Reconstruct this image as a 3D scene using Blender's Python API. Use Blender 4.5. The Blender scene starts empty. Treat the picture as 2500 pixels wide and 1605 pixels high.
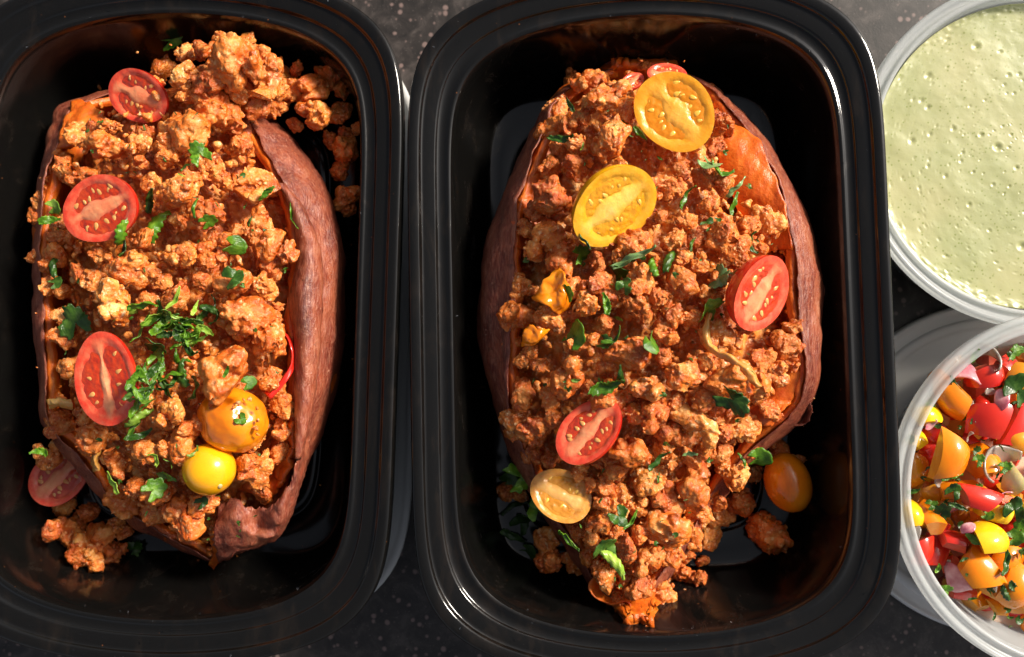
import bpy, bmesh, math, random
import numpy as np
from mathutils import Vector, Matrix, noise as mnoise

SC = bpy.context.scene
COL = SC.collection
SC.unit_settings.system = 'METRIC'
SC.unit_settings.scale_length = 0.01          # one unit is one centimetre
random.seed(11)
RNG = np.random.default_rng(11)
R_ = math.radians

# ------------------------------------------------------------------ camera
ZR = 5.0                                       # height of the container rims above the counter
TX, TY, DIST = 0.0573, 0.0428, 31.08
RX = np.array([[1, 0, 0], [0, math.cos(TX), -math.sin(TX)], [0, math.sin(TX), math.cos(TX)]])
RY = np.array([[math.cos(TY), 0, math.sin(TY)], [0, 1, 0], [-math.sin(TY), 0, math.cos(TY)]])
CR = RX @ RY
CPOS = CR @ np.array([0, 0, DIST]) + np.array([0, 0, ZR])
FPX = 75.4 * DIST
cam = bpy.data.cameras.new('camera')
cam.lens = 36 * FPX / 2500
cam.sensor_width = 36
cam.clip_start = 0.5
cam.clip_end = 500
cam.dof.use_dof = True
cam.dof.focus_distance = DIST - 0.9
cam.dof.aperture_fstop = 0.125                 # f/12.5 at one unit per centimetre
cam.dof.aperture_blades = 7
co = bpy.data.objects.new('camera', cam)
COL.objects.link(co)
M4 = Matrix.Identity(4)
for i in range(3):
    for j in range(3):
        M4[i][j] = CR[i, j]
    M4[i][3] = CPOS[i]
co.matrix_world = M4
SC.camera = co

# ------------------------------------------------------------------ light
LDIR = np.array([0.69, 0.425, 0.587])
LDIR /= np.linalg.norm(LDIR)
ELEV = math.asin(LDIR[2])
AZ = math.atan2(LDIR[0], LDIR[1])
w = bpy.data.worlds.new('World')
SC.world = w
w.use_nodes = True
nt = w.node_tree
nt.nodes.clear()
sky = nt.nodes.new('ShaderNodeTexSky')
sky.sky_type = 'NISHITA'
sky.sun_disc = False
sky.sun_elevation = ELEV
sky.sun_rotation = AZ
sky.air_density = 0.8
sky.dust_density = 4.0
sky.ozone_density = 0.6
bgn = nt.nodes.new('ShaderNodeBackground')
bgn.inputs['Strength'].default_value = 0.075
wo = nt.nodes.new('ShaderNodeOutputWorld')
hsv = nt.nodes.new('ShaderNodeHueSaturation')     # white balance of the hazy sky
hsv.inputs['Saturation'].default_value = 0.4
nt.links.new(sky.outputs[0], hsv.inputs['Color'])
nt.links.new(hsv.outputs[0], bgn.inputs[0])
nt.links.new(bgn.outputs[0], wo.inputs[0])
sun = bpy.data.lights.new('sun', 'SUN')
sun.energy = 5.0
sun.angle = R_(11.0)
sun.color = (1.0, 0.90, 0.76)
so = bpy.data.objects.new('sun', sun)
so.rotation_euler = Vector(-LDIR).to_track_quat('-Z', 'Y').to_euler()
so.location = tuple(LDIR * 100)
COL.objects.link(so)
SC.view_settings.view_transform = 'Standard'
SC.view_settings.look = 'None'
SC.view_settings.exposure = 0.55
SC.view_settings.gamma = 1.0
SC.render.engine = 'CYCLES'
SC.cycles.use_denoising = True
SC.cycles.max_bounces = 10
SC.cycles.transmission_bounces = 8
SC.cycles.transparent_max_bounces = 8
SC.cycles.caustics_refractive = False
SC.cycles.caustics_reflective = False
SC.cycles.sample_clamp_indirect = 6.0

# ------------------------------------------------------------------ helpers
K = 2500 / 2399.0


def at(u, v, z):
    """point at height z that stands at overview position (u, v)"""
    px, py = u * K, v * K
    d = CR @ np.array([(px - 1250) / FPX, -(py - 802.5) / FPX, -1.0])
    t = (z - CPOS[2]) / d[2]
    return CPOS + d * t


def cmu(z):
    """centimetres per overview unit at height z"""
    return K * (CPOS[2] - z) / (DIST * 75.4)


def mesh(name, v, f, mat=None, smooth=True):
    me = bpy.data.meshes.new(name)
    me.from_pydata([tuple(p) for p in np.asarray(v, float).tolist()], [], f if isinstance(f, list) else f.tolist())
    if smooth:
        me.polygons.foreach_set('use_smooth', [True] * len(me.polygons))
    if mat is not None:
        me.materials.append(mat)
    me.update()
    return me


def link(name, me, parent=None, loc=None, mtx=None):
    o = bpy.data.objects.new(name, me)
    COL.objects.link(o)
    if parent is not None:
        o.parent = parent
    if mtx is not None:
        o.matrix_world = mtx
    elif loc is not None:
        o.location = tuple(loc)
    return o


def tag(o, label=None, cat=None, group=None, kind=None):
    if label: o['label'] = label
    if cat: o['category'] = cat
    if group: o['group'] = group
    if kind: o['kind'] = kind
    return o


def gridf(nu, nv, cu=False, cv=False):
    """quads of a grid of nu x nv points (index i*nv+j)"""
    out = []
    for i in range(nu if cu else nu - 1):
        a, b = i * nv, ((i + 1) % nu) * nv
        for j in range(nv if cv else nv - 1):
            k = (j + 1) % nv
            out.append((a + j, b + j, b + k, a + k))
    return out


def fr(n, xdir):
    """rotation matrix with z axis n and x axis near xdir"""
    n = np.array(n, float); n /= np.linalg.norm(n)
    x = np.array(xdir, float); x = x - n * (x @ n); x /= np.linalg.norm(x)
    y = np.cross(n, x)
    return np.stack([x, y, n], 1)


def mtx(Rm, loc, s=(1, 1, 1)):
    m = Matrix.Identity(4)
    for i in range(3):
        for j in range(3):
            m[i][j] = float(Rm[i, j] * s[j])
        m[i][3] = float(loc[i])
    return m


def randrot():
    q = RNG.normal(size=4); q /= np.linalg.norm(q)
    a, b, c, d = q
    return np.array([[1 - 2 * (c * c + d * d), 2 * (b * c - a * d), 2 * (b * d + a * c)],
                     [2 * (b * c + a * d), 1 - 2 * (b * b + d * d), 2 * (c * d - a * b)],
                     [2 * (b * d - a * c), 2 * (c * d + a * b), 1 - 2 * (b * b + c * c)]])


def ico(sub):
    bm = bmesh.new()
    bmesh.ops.create_icosphere(bm, subdivisions=sub, radius=1)
    v = np.array([x.co[:] for x in bm.verts]); f = [tuple(q.index for q in p.verts) for p in bm.faces]
    bm.free()
    return v, f


ICO1, ICO2, ICO3, ICO4 = ico(1), ico(2), ico(3), ico(4)

# ------------------------------------------------------------------ materials


class NT:
    def __init__(s, name):
        s.m = bpy.data.materials.new(name)
        s.m.use_nodes = True
        s.t = s.m.node_tree
        s.b = s.t.nodes['Principled BSDF']
        s.tc = None

    def n(s, typ, **kw):
        x = s.t.nodes.new(typ)
        for k, v in kw.items():
            setattr(x, k, v)
        return x

    def l(s, a, b):
        s.t.links.new(a, b)

    def co(s):
        if s.tc is None:
            s.tc = s.n('ShaderNodeTexCoord')
        return s.tc.outputs['Object']

    def noise(s, scale, detail=3, rough=0.55, stretch=None, dist=0.0, seed=True):
        x = s.n('ShaderNodeTexNoise')
        x.noise_dimensions = '4D' if seed else '3D'
        x.inputs['Scale'].default_value = scale
        x.inputs['Detail'].default_value = detail
        x.inputs['Roughness'].default_value = rough
        x.inputs['Distortion'].default_value = dist
        v = s.co()
        if stretch:
            mp = s.n('ShaderNodeMapping')
            mp.inputs['Scale'].default_value = stretch
            s.l(v, mp.inputs[0]); v = mp.outputs[0]
        s.l(v, x.inputs['Vector'])
        if seed:
            oi = s.n('ShaderNodeObjectInfo')
            mu = s.n('ShaderNodeMath', operation='MULTIPLY'); mu.inputs[1].default_value = 37.0
            s.l(oi.outputs['Random'], mu.inputs[0]); s.l(mu.outputs[0], x.inputs['W'])
        return x.outputs[0]

    def voro(s, scale, feature='F1', rnd=1.0):
        x = s.n('ShaderNodeTexVoronoi', feature=feature)
        x.inputs['Scale'].default_value = scale
        x.inputs['Randomness'].default_value = rnd
        s.l(s.co(), x.inputs['Vector'])
        return x

    def ramp(s, fac, stops, interp='LINEAR'):
        x = s.n('ShaderNodeValToRGB')
        x.color_ramp.interpolation = interp
        e = x.color_ramp.elements
        while len(e) < len(stops):
            e.new(0.5)
        for k, (p, c) in enumerate(stops):
            e[k].position = p
            e[k].color = (*c, 1) if len(c) == 3 else c
        s.l(fac, x.inputs[0])
        return x.outputs[0]

    def mix(s, fac, a, b, mode='MIX'):
        x = s.n('ShaderNodeMix', data_type='RGBA', blend_type=mode)
        for sock, val in ((x.inputs[0], fac), (x.inputs[6], a), (x.inputs[7], b)):
            if hasattr(val, 'is_linked'):
                s.l(val, sock)
            elif isinstance(val, tuple):
                sock.default_value = (*val, 1) if len(val) == 3 else val
            else:
                sock.default_value = val
        return x.outputs[2]

    def bump(s, h, strength, dist):
        x = s.n('ShaderNodeBump')
        x.inputs['Strength'].default_value = strength
        x.inputs['Distance'].default_value = dist
        s.l(h, x.inputs['Height'])
        if s.b.inputs['Normal'].is_linked:
            s.l(s.b.inputs['Normal'].links[0].from_socket, x.inputs['Normal'])
        s.l(x.outputs[0], s.b.inputs['Normal'])

    def set(s, **kw):
        for k, v in kw.items():
            k = k.replace('_', ' ')
            if hasattr(v, 'is_linked'):
                s.l(v, s.b.inputs[k])
            else:
                s.b.inputs[k].default_value = (*v, 1) if isinstance(v, tuple) and len(v) == 3 and 'Radius' not in k else v
        return s


def g(x):
    return (x, x, x)


def mat_counter():
    n = NT('speckled dark stone')
    a = n.noise(1.3, 8, 0.72, seed=False, dist=0.6)
    c = n.ramp(a, [(0.34, (0.007, 0.0058, 0.0053)), (0.52, (0.024, 0.0195, 0.0178)), (0.68, (0.062, 0.051, 0.047))])
    v = n.voro(3.1)
    big = n.noise(1.3, 2, 0.5, seed=False)
    add = n.n('ShaderNodeMath', operation='ADD')
    n.l(v.outputs['Distance'], add.inputs[0]); n.l(big, add.inputs[1])
    msk = n.ramp(add.outputs[0], [(0.55, g(0.9)), (0.74, g(0))])
    c = n.mix(msk, c, (0.18, 0.125, 0.115))
    v2 = n.voro(9.0)
    msk2 = n.ramp(v2.outputs['Distance'], [(0.08, g(1)), (0.2, g(0))])
    rn = n.ramp(v2.outputs['Color'], [(0.40, g(0)), (0.75, g(0.8))])
    mm = n.mix(1.0, msk2, rn, 'MULTIPLY')
    c = n.mix(mm, c, (0.12, 0.10, 0.095))
    n.set(Base_Color=c, Roughness=0.42)
    n.bump(n.noise(14, 4, 0.6, seed=False), 0.15, 0.03)
    return n.m


def mat_plastic(name, r0, r1, spec):
    n = NT(name)
    r = n.ramp(n.noise(0.8, 4, 0.6), [(0.35, g(r0)), (0.7, g(r1))])
    sm = n.ramp(n.noise(0.55, 6, 0.7, stretch=(1.6, 0.6, 1.0), dist=1.2), [(0.52, g(0)), (0.66, g(1))])
    r = n.mix(sm, r, g(r1 * 2.1))
    c = n.mix(sm, (0.0038, 0.0036, 0.0034), (0.0085, 0.0065, 0.0052))
    spk = n.voro(2.2)
    sk2 = n.mix(1.0, n.ramp(spk.outputs['Distance'], [(0.035, g(1)), (0.07, g(0))]), n.ramp(spk.outputs['Color'], [(0.62, g(0)), (0.66, g(1))]), 'MULTIPLY')
    c = n.mix(sk2, c, (0.10, 0.035, 0.012))
    n.set(Base_Color=c, Roughness=r)
    n.b.inputs['Specular IOR Level'].default_value = spec
    n.bump(n.noise(60, 2, 0.5), 0.05, 0.01)
    return n.m


def mat_clear(name, col, rough, tr):
    n = NT(name)
    n.set(Base_Color=col, Roughness=rough, Transmission_Weight=tr, IOR=1.4)
    return n.m


def mat_milky(name, col, rough, wp, wt, wc):
    """thin milky plastic: a glossy white shell that also passes light scattered and straight"""
    n = NT(name)
    n.set(Base_Color=col, Roughness=rough)
    tl = n.n('ShaderNodeBsdfTranslucent'); tl.inputs[0].default_value = (*col, 1)
    tp = n.n('ShaderNodeBsdfTransparent'); tp.inputs[0].default_value = (0.97, 0.98, 0.98, 1)
    m1, m2 = n.n('ShaderNodeMixShader'), n.n('ShaderNodeMixShader')
    m1.inputs[0].default_value = wt / (wp + wt); m2.inputs[0].default_value = wc
    n.l(n.b.outputs[0], m1.inputs[1]); n.l(tl.outputs[0], m1.inputs[2])
    n.l(m1.outputs[0], m2.inputs[1]); n.l(tp.outputs[0], m2.inputs[2])
    n.l(m2.outputs[0], n.t.nodes['Material Output'].inputs[0])
    return n.m


def mat_meat():
    n = NT('browned ground meat')
    a = n.noise(1.5, 5, 0.6, dist=0.4)
    c = n.ramp(a, [(0.28, (0.24, 0.036, 0.004)), (0.43, (0.52, 0.098, 0.009)), (0.56, (0.68, 0.182, 0.022)), (0.69, (0.79, 0.36, 0.095))])
    s = n.noise(7.0, 3, 0.6)
    c = n.mix(n.ramp(s, [(0.54, g(0)), (0.68, g(0.85))]), c, (0.82, 0.47, 0.20))
    d = n.noise(4.0, 4, 0.6, dist=0.8)
    c = n.mix(n.ramp(d, [(0.22, g(0.8)), (0.40, g(0))]), c, (0.20, 0.024, 0.004))
    oi = n.n('ShaderNodeObjectInfo')
    tone = n.ramp(oi.outputs['Random'], [(0.0, (0.68, 0.54, 0.45)), (0.3, (0.95, 0.88, 0.85)), (0.65, (1.05, 1.1, 1.15)), (1.0, (1.15, 1.45, 1.9))])
    c = n.mix(1.0, c, tone, 'MULTIPLY')
    v3 = n.voro(26)
    sp = n.ramp(v3.outputs['Distance'], [(0.05, g(1)), (0.14, g(0))])
    rr = n.ramp(v3.outputs['Color'], [(0.82, g(0)), (0.86, g(0.7))])
    c = n.mix(n.mix(1.0, sp, rr, 'MULTIPLY'), c, (0.07, 0.025, 0.008))
    ro = n.ramp(n.noise(3.0, 3), [(0.38, g(0.16)), (0.60, g(0.46))])
    n.set(Base_Color=c, Roughness=ro, Subsurface_Weight=0.03, Subsurface_Radius=(0.22, 0.09, 0.04), Subsurface_Scale=0.6)
    n.b.inputs['Specular IOR Level'].default_value = 0.45
    n.set(Coat_Weight=n.ramp(n.noise(2.2, 3, 0.6), [(0.48, g(0.0)), (0.62, g(0.22))]), Coat_Roughness=0.16)
    n.bump(n.noise(9, 5, 0.65), 0.6, 0.12)
    return n.m


def mat_skin():
    n = NT('sweet potato skin')
    a = n.noise(1.1, 5, 0.62, stretch=(1.5, 0.5, 1.2), dist=0.5)
    c = n.ramp(a, [(0.28, (0.062, 0.010, 0.007)), (0.44, (0.15, 0.026, 0.015)), (0.58, (0.26, 0.058, 0.026)), (0.74, (0.38, 0.14, 0.070))])
    fib = n.noise(13, 4, 0.7, stretch=(1.6, 0.22, 1.6))
    c = n.mix(n.ramp(fib, [(0.46, g(0)), (0.66, g(0.55))]), c, (0.43, 0.185, 0.11))
    c = n.mix(n.ramp(fib, [(0.30, g(0.6)), (0.44, g(0))]), c, (0.085, 0.016, 0.009))
    p = n.noise(3.2, 6, 0.75)
    c = n.mix(n.ramp(p, [(0.58, g(0)), (0.66, g(0.8))]), c, (0.085, 0.018, 0.010))
    v = n.voro(3.0)
    c = n.mix(n.mix(1.0, n.ramp(v.outputs['Distance'], [(0.06, g(1)), (0.14, g(0))]), n.ramp(v.outputs['Color'], [(0.5, g(0)), (0.6, g(0.8))]), 'MULTIPLY'), c, (0.46, 0.22, 0.15))
    n.set(Base_Color=c, Roughness=n.ramp(p, [(0.3, g(0.24)), (0.65, g(0.44))]))
    n.b.inputs['Specular IOR Level'].default_value = 0.45
    n.bump(n.noise(2.6, 6, 0.7, stretch=(1.3, 0.8, 1.3), dist=0.8), 0.6, 0.16)
    n.bump(fib, 0.30, 0.03)
    n.bump(v.outputs['Distance'], 0.12, 0.03)
    return n.m


def mat_flesh_orange():
    n = NT('sweet potato flesh')
    a = n.noise(2.5, 5, 0.6, stretch=(1, 0.5, 1))
    c = n.ramp(a, [(0.3, (0.42, 0.055, 0.005)), (0.55, (0.66, 0.135, 0.010)), (0.75, (0.75, 0.23, 0.03))])
    n.set(Base_Color=c, Roughness=0.35, Subsurface_Weight=0.2, Subsurface_Radius=(0.3, 0.1, 0.03), Subsurface_Scale=0.6)
    n.bump(n.noise(9, 4, 0.6), 0.5, 0.08)
    return n.m


def mat_simple(name, stops, scale=2.0, rough=0.25, sss=0.2, radius=(0.3, 0.1, 0.05), bump=0.1, bs=12, coat=0.0, dist=0.03, sscale=0.6):
    n = NT(name)
    c = n.ramp(n.noise(scale, 4, 0.6), stops)
    n.set(Base_Color=c, Roughness=rough, Subsurface_Weight=sss, Subsurface_Radius=radius, Subsurface_Scale=sscale)
    n.b.inputs['Coat Weight'].default_value = coat
    n.b.inputs['Coat Roughness'].default_value = 0.08
    if bump:
        n.bump(n.noise(bs, 3, 0.6), bump, dist)
    return n.m


def speck(m, scale, col):
    """scattered pin marks on a fruit skin"""
    n = NT.__new__(NT); n.m = m; n.t = m.node_tree; n.b = n.t.nodes['Principled BSDF']; n.tc = None
    old = n.b.inputs['Base Color'].links[0].from_socket
    v = n.voro(scale)
    k = n.mix(1.0, n.ramp(v.outputs['Distance'], [(0.05, g(1)), (0.11, g(0))]), n.ramp(v.outputs['Color'], [(0.55, g(0)), (0.62, g(0.8))]), 'MULTIPLY')
    n.set(Base_Color=n.mix(k, old, col))


def mat_leaf(name, lo, mid, hi):
    n = NT(name)
    c = n.ramp(n.noise(2.6, 4, 0.65), [(0.3, lo), (0.5, mid), (0.72, hi)])
    vv = n.noise(7, 2, 0.5, stretch=(0.6, 5, 1))
    c = n.mix(n.ramp(vv, [(0.60, g(0)), (0.72, g(0.45))]), c, hi)
    oi = n.n('ShaderNodeObjectInfo')
    tone = n.ramp(oi.outputs['Random'], [(0.0, (0.6, 0.62, 0.6)), (0.5, (1, 1, 1)), (1.0, (1.45, 1.3, 1.2))])
    c = n.mix(1.0, c, tone, 'MULTIPLY')
    n.set(Base_Color=c, Roughness=0.28)
    n.bump(vv, 0.5, 0.05)
    tr = n.n('ShaderNodeBsdfTranslucent')
    n.l(n.mix(1.0, c, (1.5, 1.6, 0.7), 'MULTIPLY'), tr.inputs[0])
    mx = n.n('ShaderNodeMixShader')
    mx.inputs[0].default_value = 0.22
    out = n.t.nodes['Material Output']
    n.l(n.b.outputs[0], mx.inputs[1]); n.l(tr.outputs[0], mx.inputs[2]); n.l(mx.outputs[0], out.inputs[0])
    return n.m


MT = {}
MT['counter'] = mat_counter()
MT['plastic'] = mat_plastic('black plastic', 0.05, 0.10, 0.42)
MT['plastic_in'] = mat_plastic('black satin plastic', 0.10, 0.18, 0.46)
MT['lid_clear'] = mat_milky('clear lid plastic', (0.7, 0.7, 0.7), 0.12, 0.7, 0.3, 0.88)
MT['lid_rim'] = mat_milky('clear lid rim plastic', (0.82, 0.82, 0.81), 0.12, 0.7, 0.3, 0.25)
MT['meat'] = mat_meat()
MT['skin'] = mat_skin()
MT['flesh'] = mat_flesh_orange()
MT['leaf'] = mat_leaf('cilantro', (0.028, 0.090, 0.005), (0.075, 0.20, 0.010), (0.21, 0.38, 0.03))
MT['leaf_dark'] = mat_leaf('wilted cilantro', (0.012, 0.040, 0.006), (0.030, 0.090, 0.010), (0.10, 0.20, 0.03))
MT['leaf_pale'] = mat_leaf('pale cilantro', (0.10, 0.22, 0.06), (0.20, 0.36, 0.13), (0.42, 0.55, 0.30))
MT['leaf_stem'] = mat_leaf('cilantro stem', (0.12, 0.26, 0.02), (0.22, 0.38, 0.04), (0.38, 0.52, 0.10))
RAD_R, RAD_Y = (0.30, 0.05, 0.025), (0.28, 0.12, 0.02)
MT['red_skin'] = mat_simple('red tomato skin', [(0.3, (0.46, 0.010, 0.006)), (0.6, (0.62, 0.022, 0.010)), (0.8, (0.70, 0.06, 0.025))], 1.2, 0.18, 0.15, RAD_R, 0.03, 8, 0.3)
MT['red_flesh'] = mat_simple('red tomato flesh', [(0.3, (0.60, 0.060, 0.030)), (0.55, (0.70, 0.13, 0.07)), (0.8, (0.78, 0.24, 0.13))], 2.5, 0.22, 0.3, RAD_R, 0.25, 16, 0.3)
MT['red_gel'] = mat_simple('red tomato gel', [(0.3, (0.42, 0.020, 0.006)), (0.6, (0.58, 0.055, 0.012)), (0.8, (0.70, 0.16, 0.03))], 2.5, 0.07, 0.4, RAD_R, 0.5, 7, 0.6, 0.08)
MT['yellow_skin'] = mat_simple('yellow tomato skin', [(0.3, (0.82, 0.33, 0.004)), (0.6, (0.86, 0.40, 0.006)), (0.8, (0.88, 0.46, 0.012))], 1.0, 0.2, 0.15, RAD_Y, 0.03, 8, 0.3)
MT['yellow_flesh'] = mat_simple('yellow tomato flesh', [(0.3, (0.78, 0.31, 0.014)), (0.55, (0.82, 0.38, 0.024)), (0.8, (0.86, 0.46, 0.05))], 2.0, 0.22, 0.3, RAD_Y, 0.2, 16, 0.3)
MT['yellow_gel'] = mat_simple('yellow tomato gel', [(0.3, (0.66, 0.27, 0.006)), (0.6, (0.74, 0.34, 0.012)), (0.8, (0.81, 0.42, 0.03))], 2.2, 0.07, 0.4, RAD_Y, 0.5, 7, 0.6, 0.08)
MT['amber_skin'] = mat_simple('amber tomato skin', [(0.3, (0.62, 0.20, 0.008)), (0.6, (0.72, 0.28, 0.012)), (0.8, (0.76, 0.34, 0.03))], 1.0, 0.2, 0.2, RAD_Y, 0.03, 8, 0.2)
MT['amber_flesh'] = mat_simple('amber tomato flesh', [(0.3, (0.55, 0.22, 0.03)), (0.55, (0.66, 0.32, 0.06)), (0.8, (0.74, 0.42, 0.12))], 1.8, 0.25, 0.3, RAD_Y, 0.25, 14, 0.2)
MT['amber_gel'] = mat_simple('amber tomato gel', [(0.3, (0.46, 0.17, 0.012)), (0.6, (0.56, 0.25, 0.03)), (0.8, (0.64, 0.33, 0.06))], 2.2, 0.1, 0.3, RAD_Y, 0.4, 7, 0.5, 0.08)
MT['gold_skin'] = MT['yellow_skin']
MT['gold_gel'] = mat_simple('golden tomato gel', [(0.3, (0.54, 0.17, 0.005)), (0.6, (0.64, 0.23, 0.010)), (0.8, (0.72, 0.31, 0.025))], 2.2, 0.25, 0.3, RAD_Y, 0.3, 7, 0.0, 0.05)
MT['orange_skin'] = mat_simple('orange tomato skin', [(0.3, (0.66, 0.155, 0.004)), (0.6, (0.76, 0.235, 0.006)), (0.8, (0.80, 0.30, 0.012))], 1.0, 0.16, 0.15, RAD_Y, 0.06, 6, 0.3)
MT['seed_red'] = mat_simple('tomato seed', [(0.3, (0.66, 0.24, 0.06)), (0.7, (0.80, 0.42, 0.14))], 6, 0.2, 0.2, RAD_Y, 0, 8, 0.5)
MT['seed_yellow'] = mat_simple('pale tomato seed', [(0.3, (0.80, 0.40, 0.04)), (0.7, (0.86, 0.52, 0.10))], 6, 0.2, 0.2, RAD_Y, 0, 8, 0.5)
MT['scar'] = mat_simple('dry stem scar', [(0.3, (0.45, 0.33, 0.12)), (0.7, (0.62, 0.5, 0.25))], 8, 0.6, 0.0, bump=0.3)

def mat_face(name, flesh, core, radius):
    """cut face: flesh that turns paler in the core"""
    n = NT(name)
    a = n.ramp(n.noise(2.5, 4, 0.6), flesh)
    b = n.ramp(n.noise(2.0, 4, 0.6), core)
    at_ = n.n('ShaderNodeAttribute', attribute_name='core')
    nz = n.noise(5, 4, 0.65)
    m = n.n('ShaderNodeMath', operation='MULTIPLY_ADD')
    n.l(nz, m.inputs[0]); m.inputs[1].default_value = 0.7; m.inputs[2].default_value = -0.35
    ad = n.n('ShaderNodeMath', operation='ADD', use_clamp=True)
    n.l(m.outputs[0], ad.inputs[0]); n.l(at_.outputs['Fac'], ad.inputs[1])
    n.set(Base_Color=n.mix(ad.outputs[0], a, b), Roughness=0.2, Subsurface_Weight=0.3, Subsurface_Radius=radius, Subsurface_Scale=0.6)
    n.b.inputs['Coat Weight'].default_value = 0.12
    n.b.inputs['Coat Roughness'].default_value = 0.06
    n.bump(n.noise(11, 4, 0.65), 0.35, 0.05)
    return n.m


MT['red_face'] = mat_face('red tomato cut face', [(0.3, (0.66, 0.042, 0.020)), (0.55, (0.74, 0.085, 0.042)), (0.8, (0.78, 0.15, 0.08))], [(0.3, (0.74, 0.19, 0.085)), (0.55, (0.81, 0.32, 0.15)), (0.8, (0.86, 0.48, 0.24))], RAD_R)
MT['yellow_face'] = mat_face('yellow tomato cut face', [(0.3, (0.74, 0.325, 0.010)), (0.55, (0.79, 0.39, 0.018)), (0.8, (0.83, 0.45, 0.04))], [(0.3, (0.82, 0.46, 0.06)), (0.6, (0.86, 0.55, 0.12)), (0.8, (0.88, 0.62, 0.20))], RAD_Y)
MT['amber_face'] = mat_face('amber tomato cut face', [(0.3, (0.55, 0.20, 0.025)), (0.55, (0.64, 0.28, 0.05)), (0.8, (0.72, 0.36, 0.09))], [(0.3, (0.64, 0.32, 0.08)), (0.6, (0.70, 0.40, 0.13)), (0.8, (0.76, 0.46, 0.18))], RAD_Y)
MT['gold_face'] = mat_face('golden tomato cut face', [(0.3, (0.66, 0.25, 0.010)), (0.55, (0.71, 0.30, 0.016)), (0.8, (0.76, 0.35, 0.03))], [(0.3, (0.73, 0.33, 0.03)), (0.6, (0.79, 0.41, 0.07)), (0.8, (0.83, 0.48, 0.12))], RAD_Y)
MT['red_streak'] = mat_simple('streaky red tomato skin', [(0.34, (0.58, 0.012, 0.008)), (0.52, (0.66, 0.03, 0.014)), (0.66, (0.76, 0.16, 0.08)), (0.8, (0.82, 0.32, 0.17))], 1.1, 0.2, 0.2, RAD_R, 0.05, 8, 0.3)


speck(MT['yellow_skin'], 3.4, (0.30, 0.13, 0.01))
speck(MT['orange_skin'], 3.0, (0.30, 0.07, 0.01))

# ------------------------------------------------------------------ counter
nx, ny = 60, 40
gx, gy = np.meshgrid(np.linspace(-70, 70, nx), np.linspace(-55, 55, ny), indexing='ij')
cv = np.stack([gx.ravel(), gy.ravel(), np.zeros(nx * ny)], 1)
cv2 = cv.copy(); cv2[:, 2] = -3.0
edge = []
o = link('countertop', mesh('countertop', np.r_[cv, cv2[[0, ny - 1, nx * ny - 1, (nx - 1) * ny]]],
                            gridf(nx, ny) + [(nx * ny, nx * ny + 1, nx * ny + 2, nx * ny + 3)], MT['counter'], False))
tag(o, 'dark speckled stone countertop under the containers', None, None, 'structure')

# ------------------------------------------------------------------ meal prep containers
NQ = 48


def outline(a, b, p, q):
    th = np.linspace(0, math.pi / 2, 1500)
    x = a * np.cos(th) ** (2 / p); y = b * np.sin(th) ** (2 / q)
    s = np.r_[0, np.cumsum(np.hypot(np.diff(x), np.diff(y)))]
    t = np.linspace(0, s[-1], NQ + 1)
    X, Y = np.interp(t, s, x), np.interp(t, s, y)
    qx = np.r_[X[:-1], -X[::-1][:-1], -X[:-1], X[::-1][:-1]]
    qy = np.r_[Y[:-1], Y[::-1][:-1], -Y[:-1], -Y[::-1][:-1]]
    return qx, qy


OA, OB = 7.78, 11.53


def ring(u, z, bl, a=OA, b=OB):
    p = 1.95 + (6.0 - 1.95) * bl ** 1.5
    q = 8.3 + (9.0 - 8.3) * bl
    x, y = outline(a - u, b - u * (1 + 0.20 * bl), p, q)
    return np.stack([x, y, np.full(len(x), z)], 1)


BASIN = [(2.5, -4.92, 1), (2.35, -4.98, 1), (2.12, -4.86, 1), (1.06, -0.80, 0.03)]
BASIN_IN = [(1.40, -0.335, 0), (1.45, -0.42, 0), (1.50, -0.62, 0.03), (1.62, -1.2, .16), (1.78, -2.0, .38), (1.96, -2.9, .62), (2.12, -3.6, .85),
            (2.22, -4.0, .95), (2.30, -4.24, 1), (2.38, -4.36, 1), (2.48, -4.40, 1), (2.8, -4.41, 1), (3.26, -4.41, 1), (3.32, -4.44, 1), (3.37, -4.50, 1),
            (3.45, -4.50, 1), (3.50, -4.44, 1), (3.56, -4.40, 1), (3.7, -4.39, 1), (4.6, -4.385, 1), (5.6, -4.38, 1), (6.6, -4.38, 1)]
RIM = [(1.06, -0.80, 0.03), (0.30, -0.64, 0), (0.05, -0.64, 0), (0.0, -0.58, 0), (0.0, -0.14, 0), (0.025, -0.05, 0), (0.08, -0.01, 0), (0.16, 0.0, 0), (0.34, -0.025, 0),
       (0.39, -0.05, 0), (0.42, -0.15, 0), (0.46, -0.19, 0), (0.53, -0.20, 0), (0.86, -0.215, 0), (0.90, -0.23, 0), (0.93, -0.29, 0), (0.97, -0.335, 0),
       (1.20, -0.345, 0), (1.25, -0.325, 0), (1.29, -0.30, 0), (1.345, -0.30, 0), (1.40, -0.335, 0)]


def loft(rings, cap0=False, cap1=False):
    v = np.concatenate(rings); n = len(rings[0])
    f = gridf(len(rings), n, False, True)
    f = [(a, d, c, b) for a, b, c, d in f]
    if cap0: f.append(tuple(range(n)))
    if cap1: f.append(tuple((len(rings) - 1) * n + k for k in reversed(range(n))))
    return v, f


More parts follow.
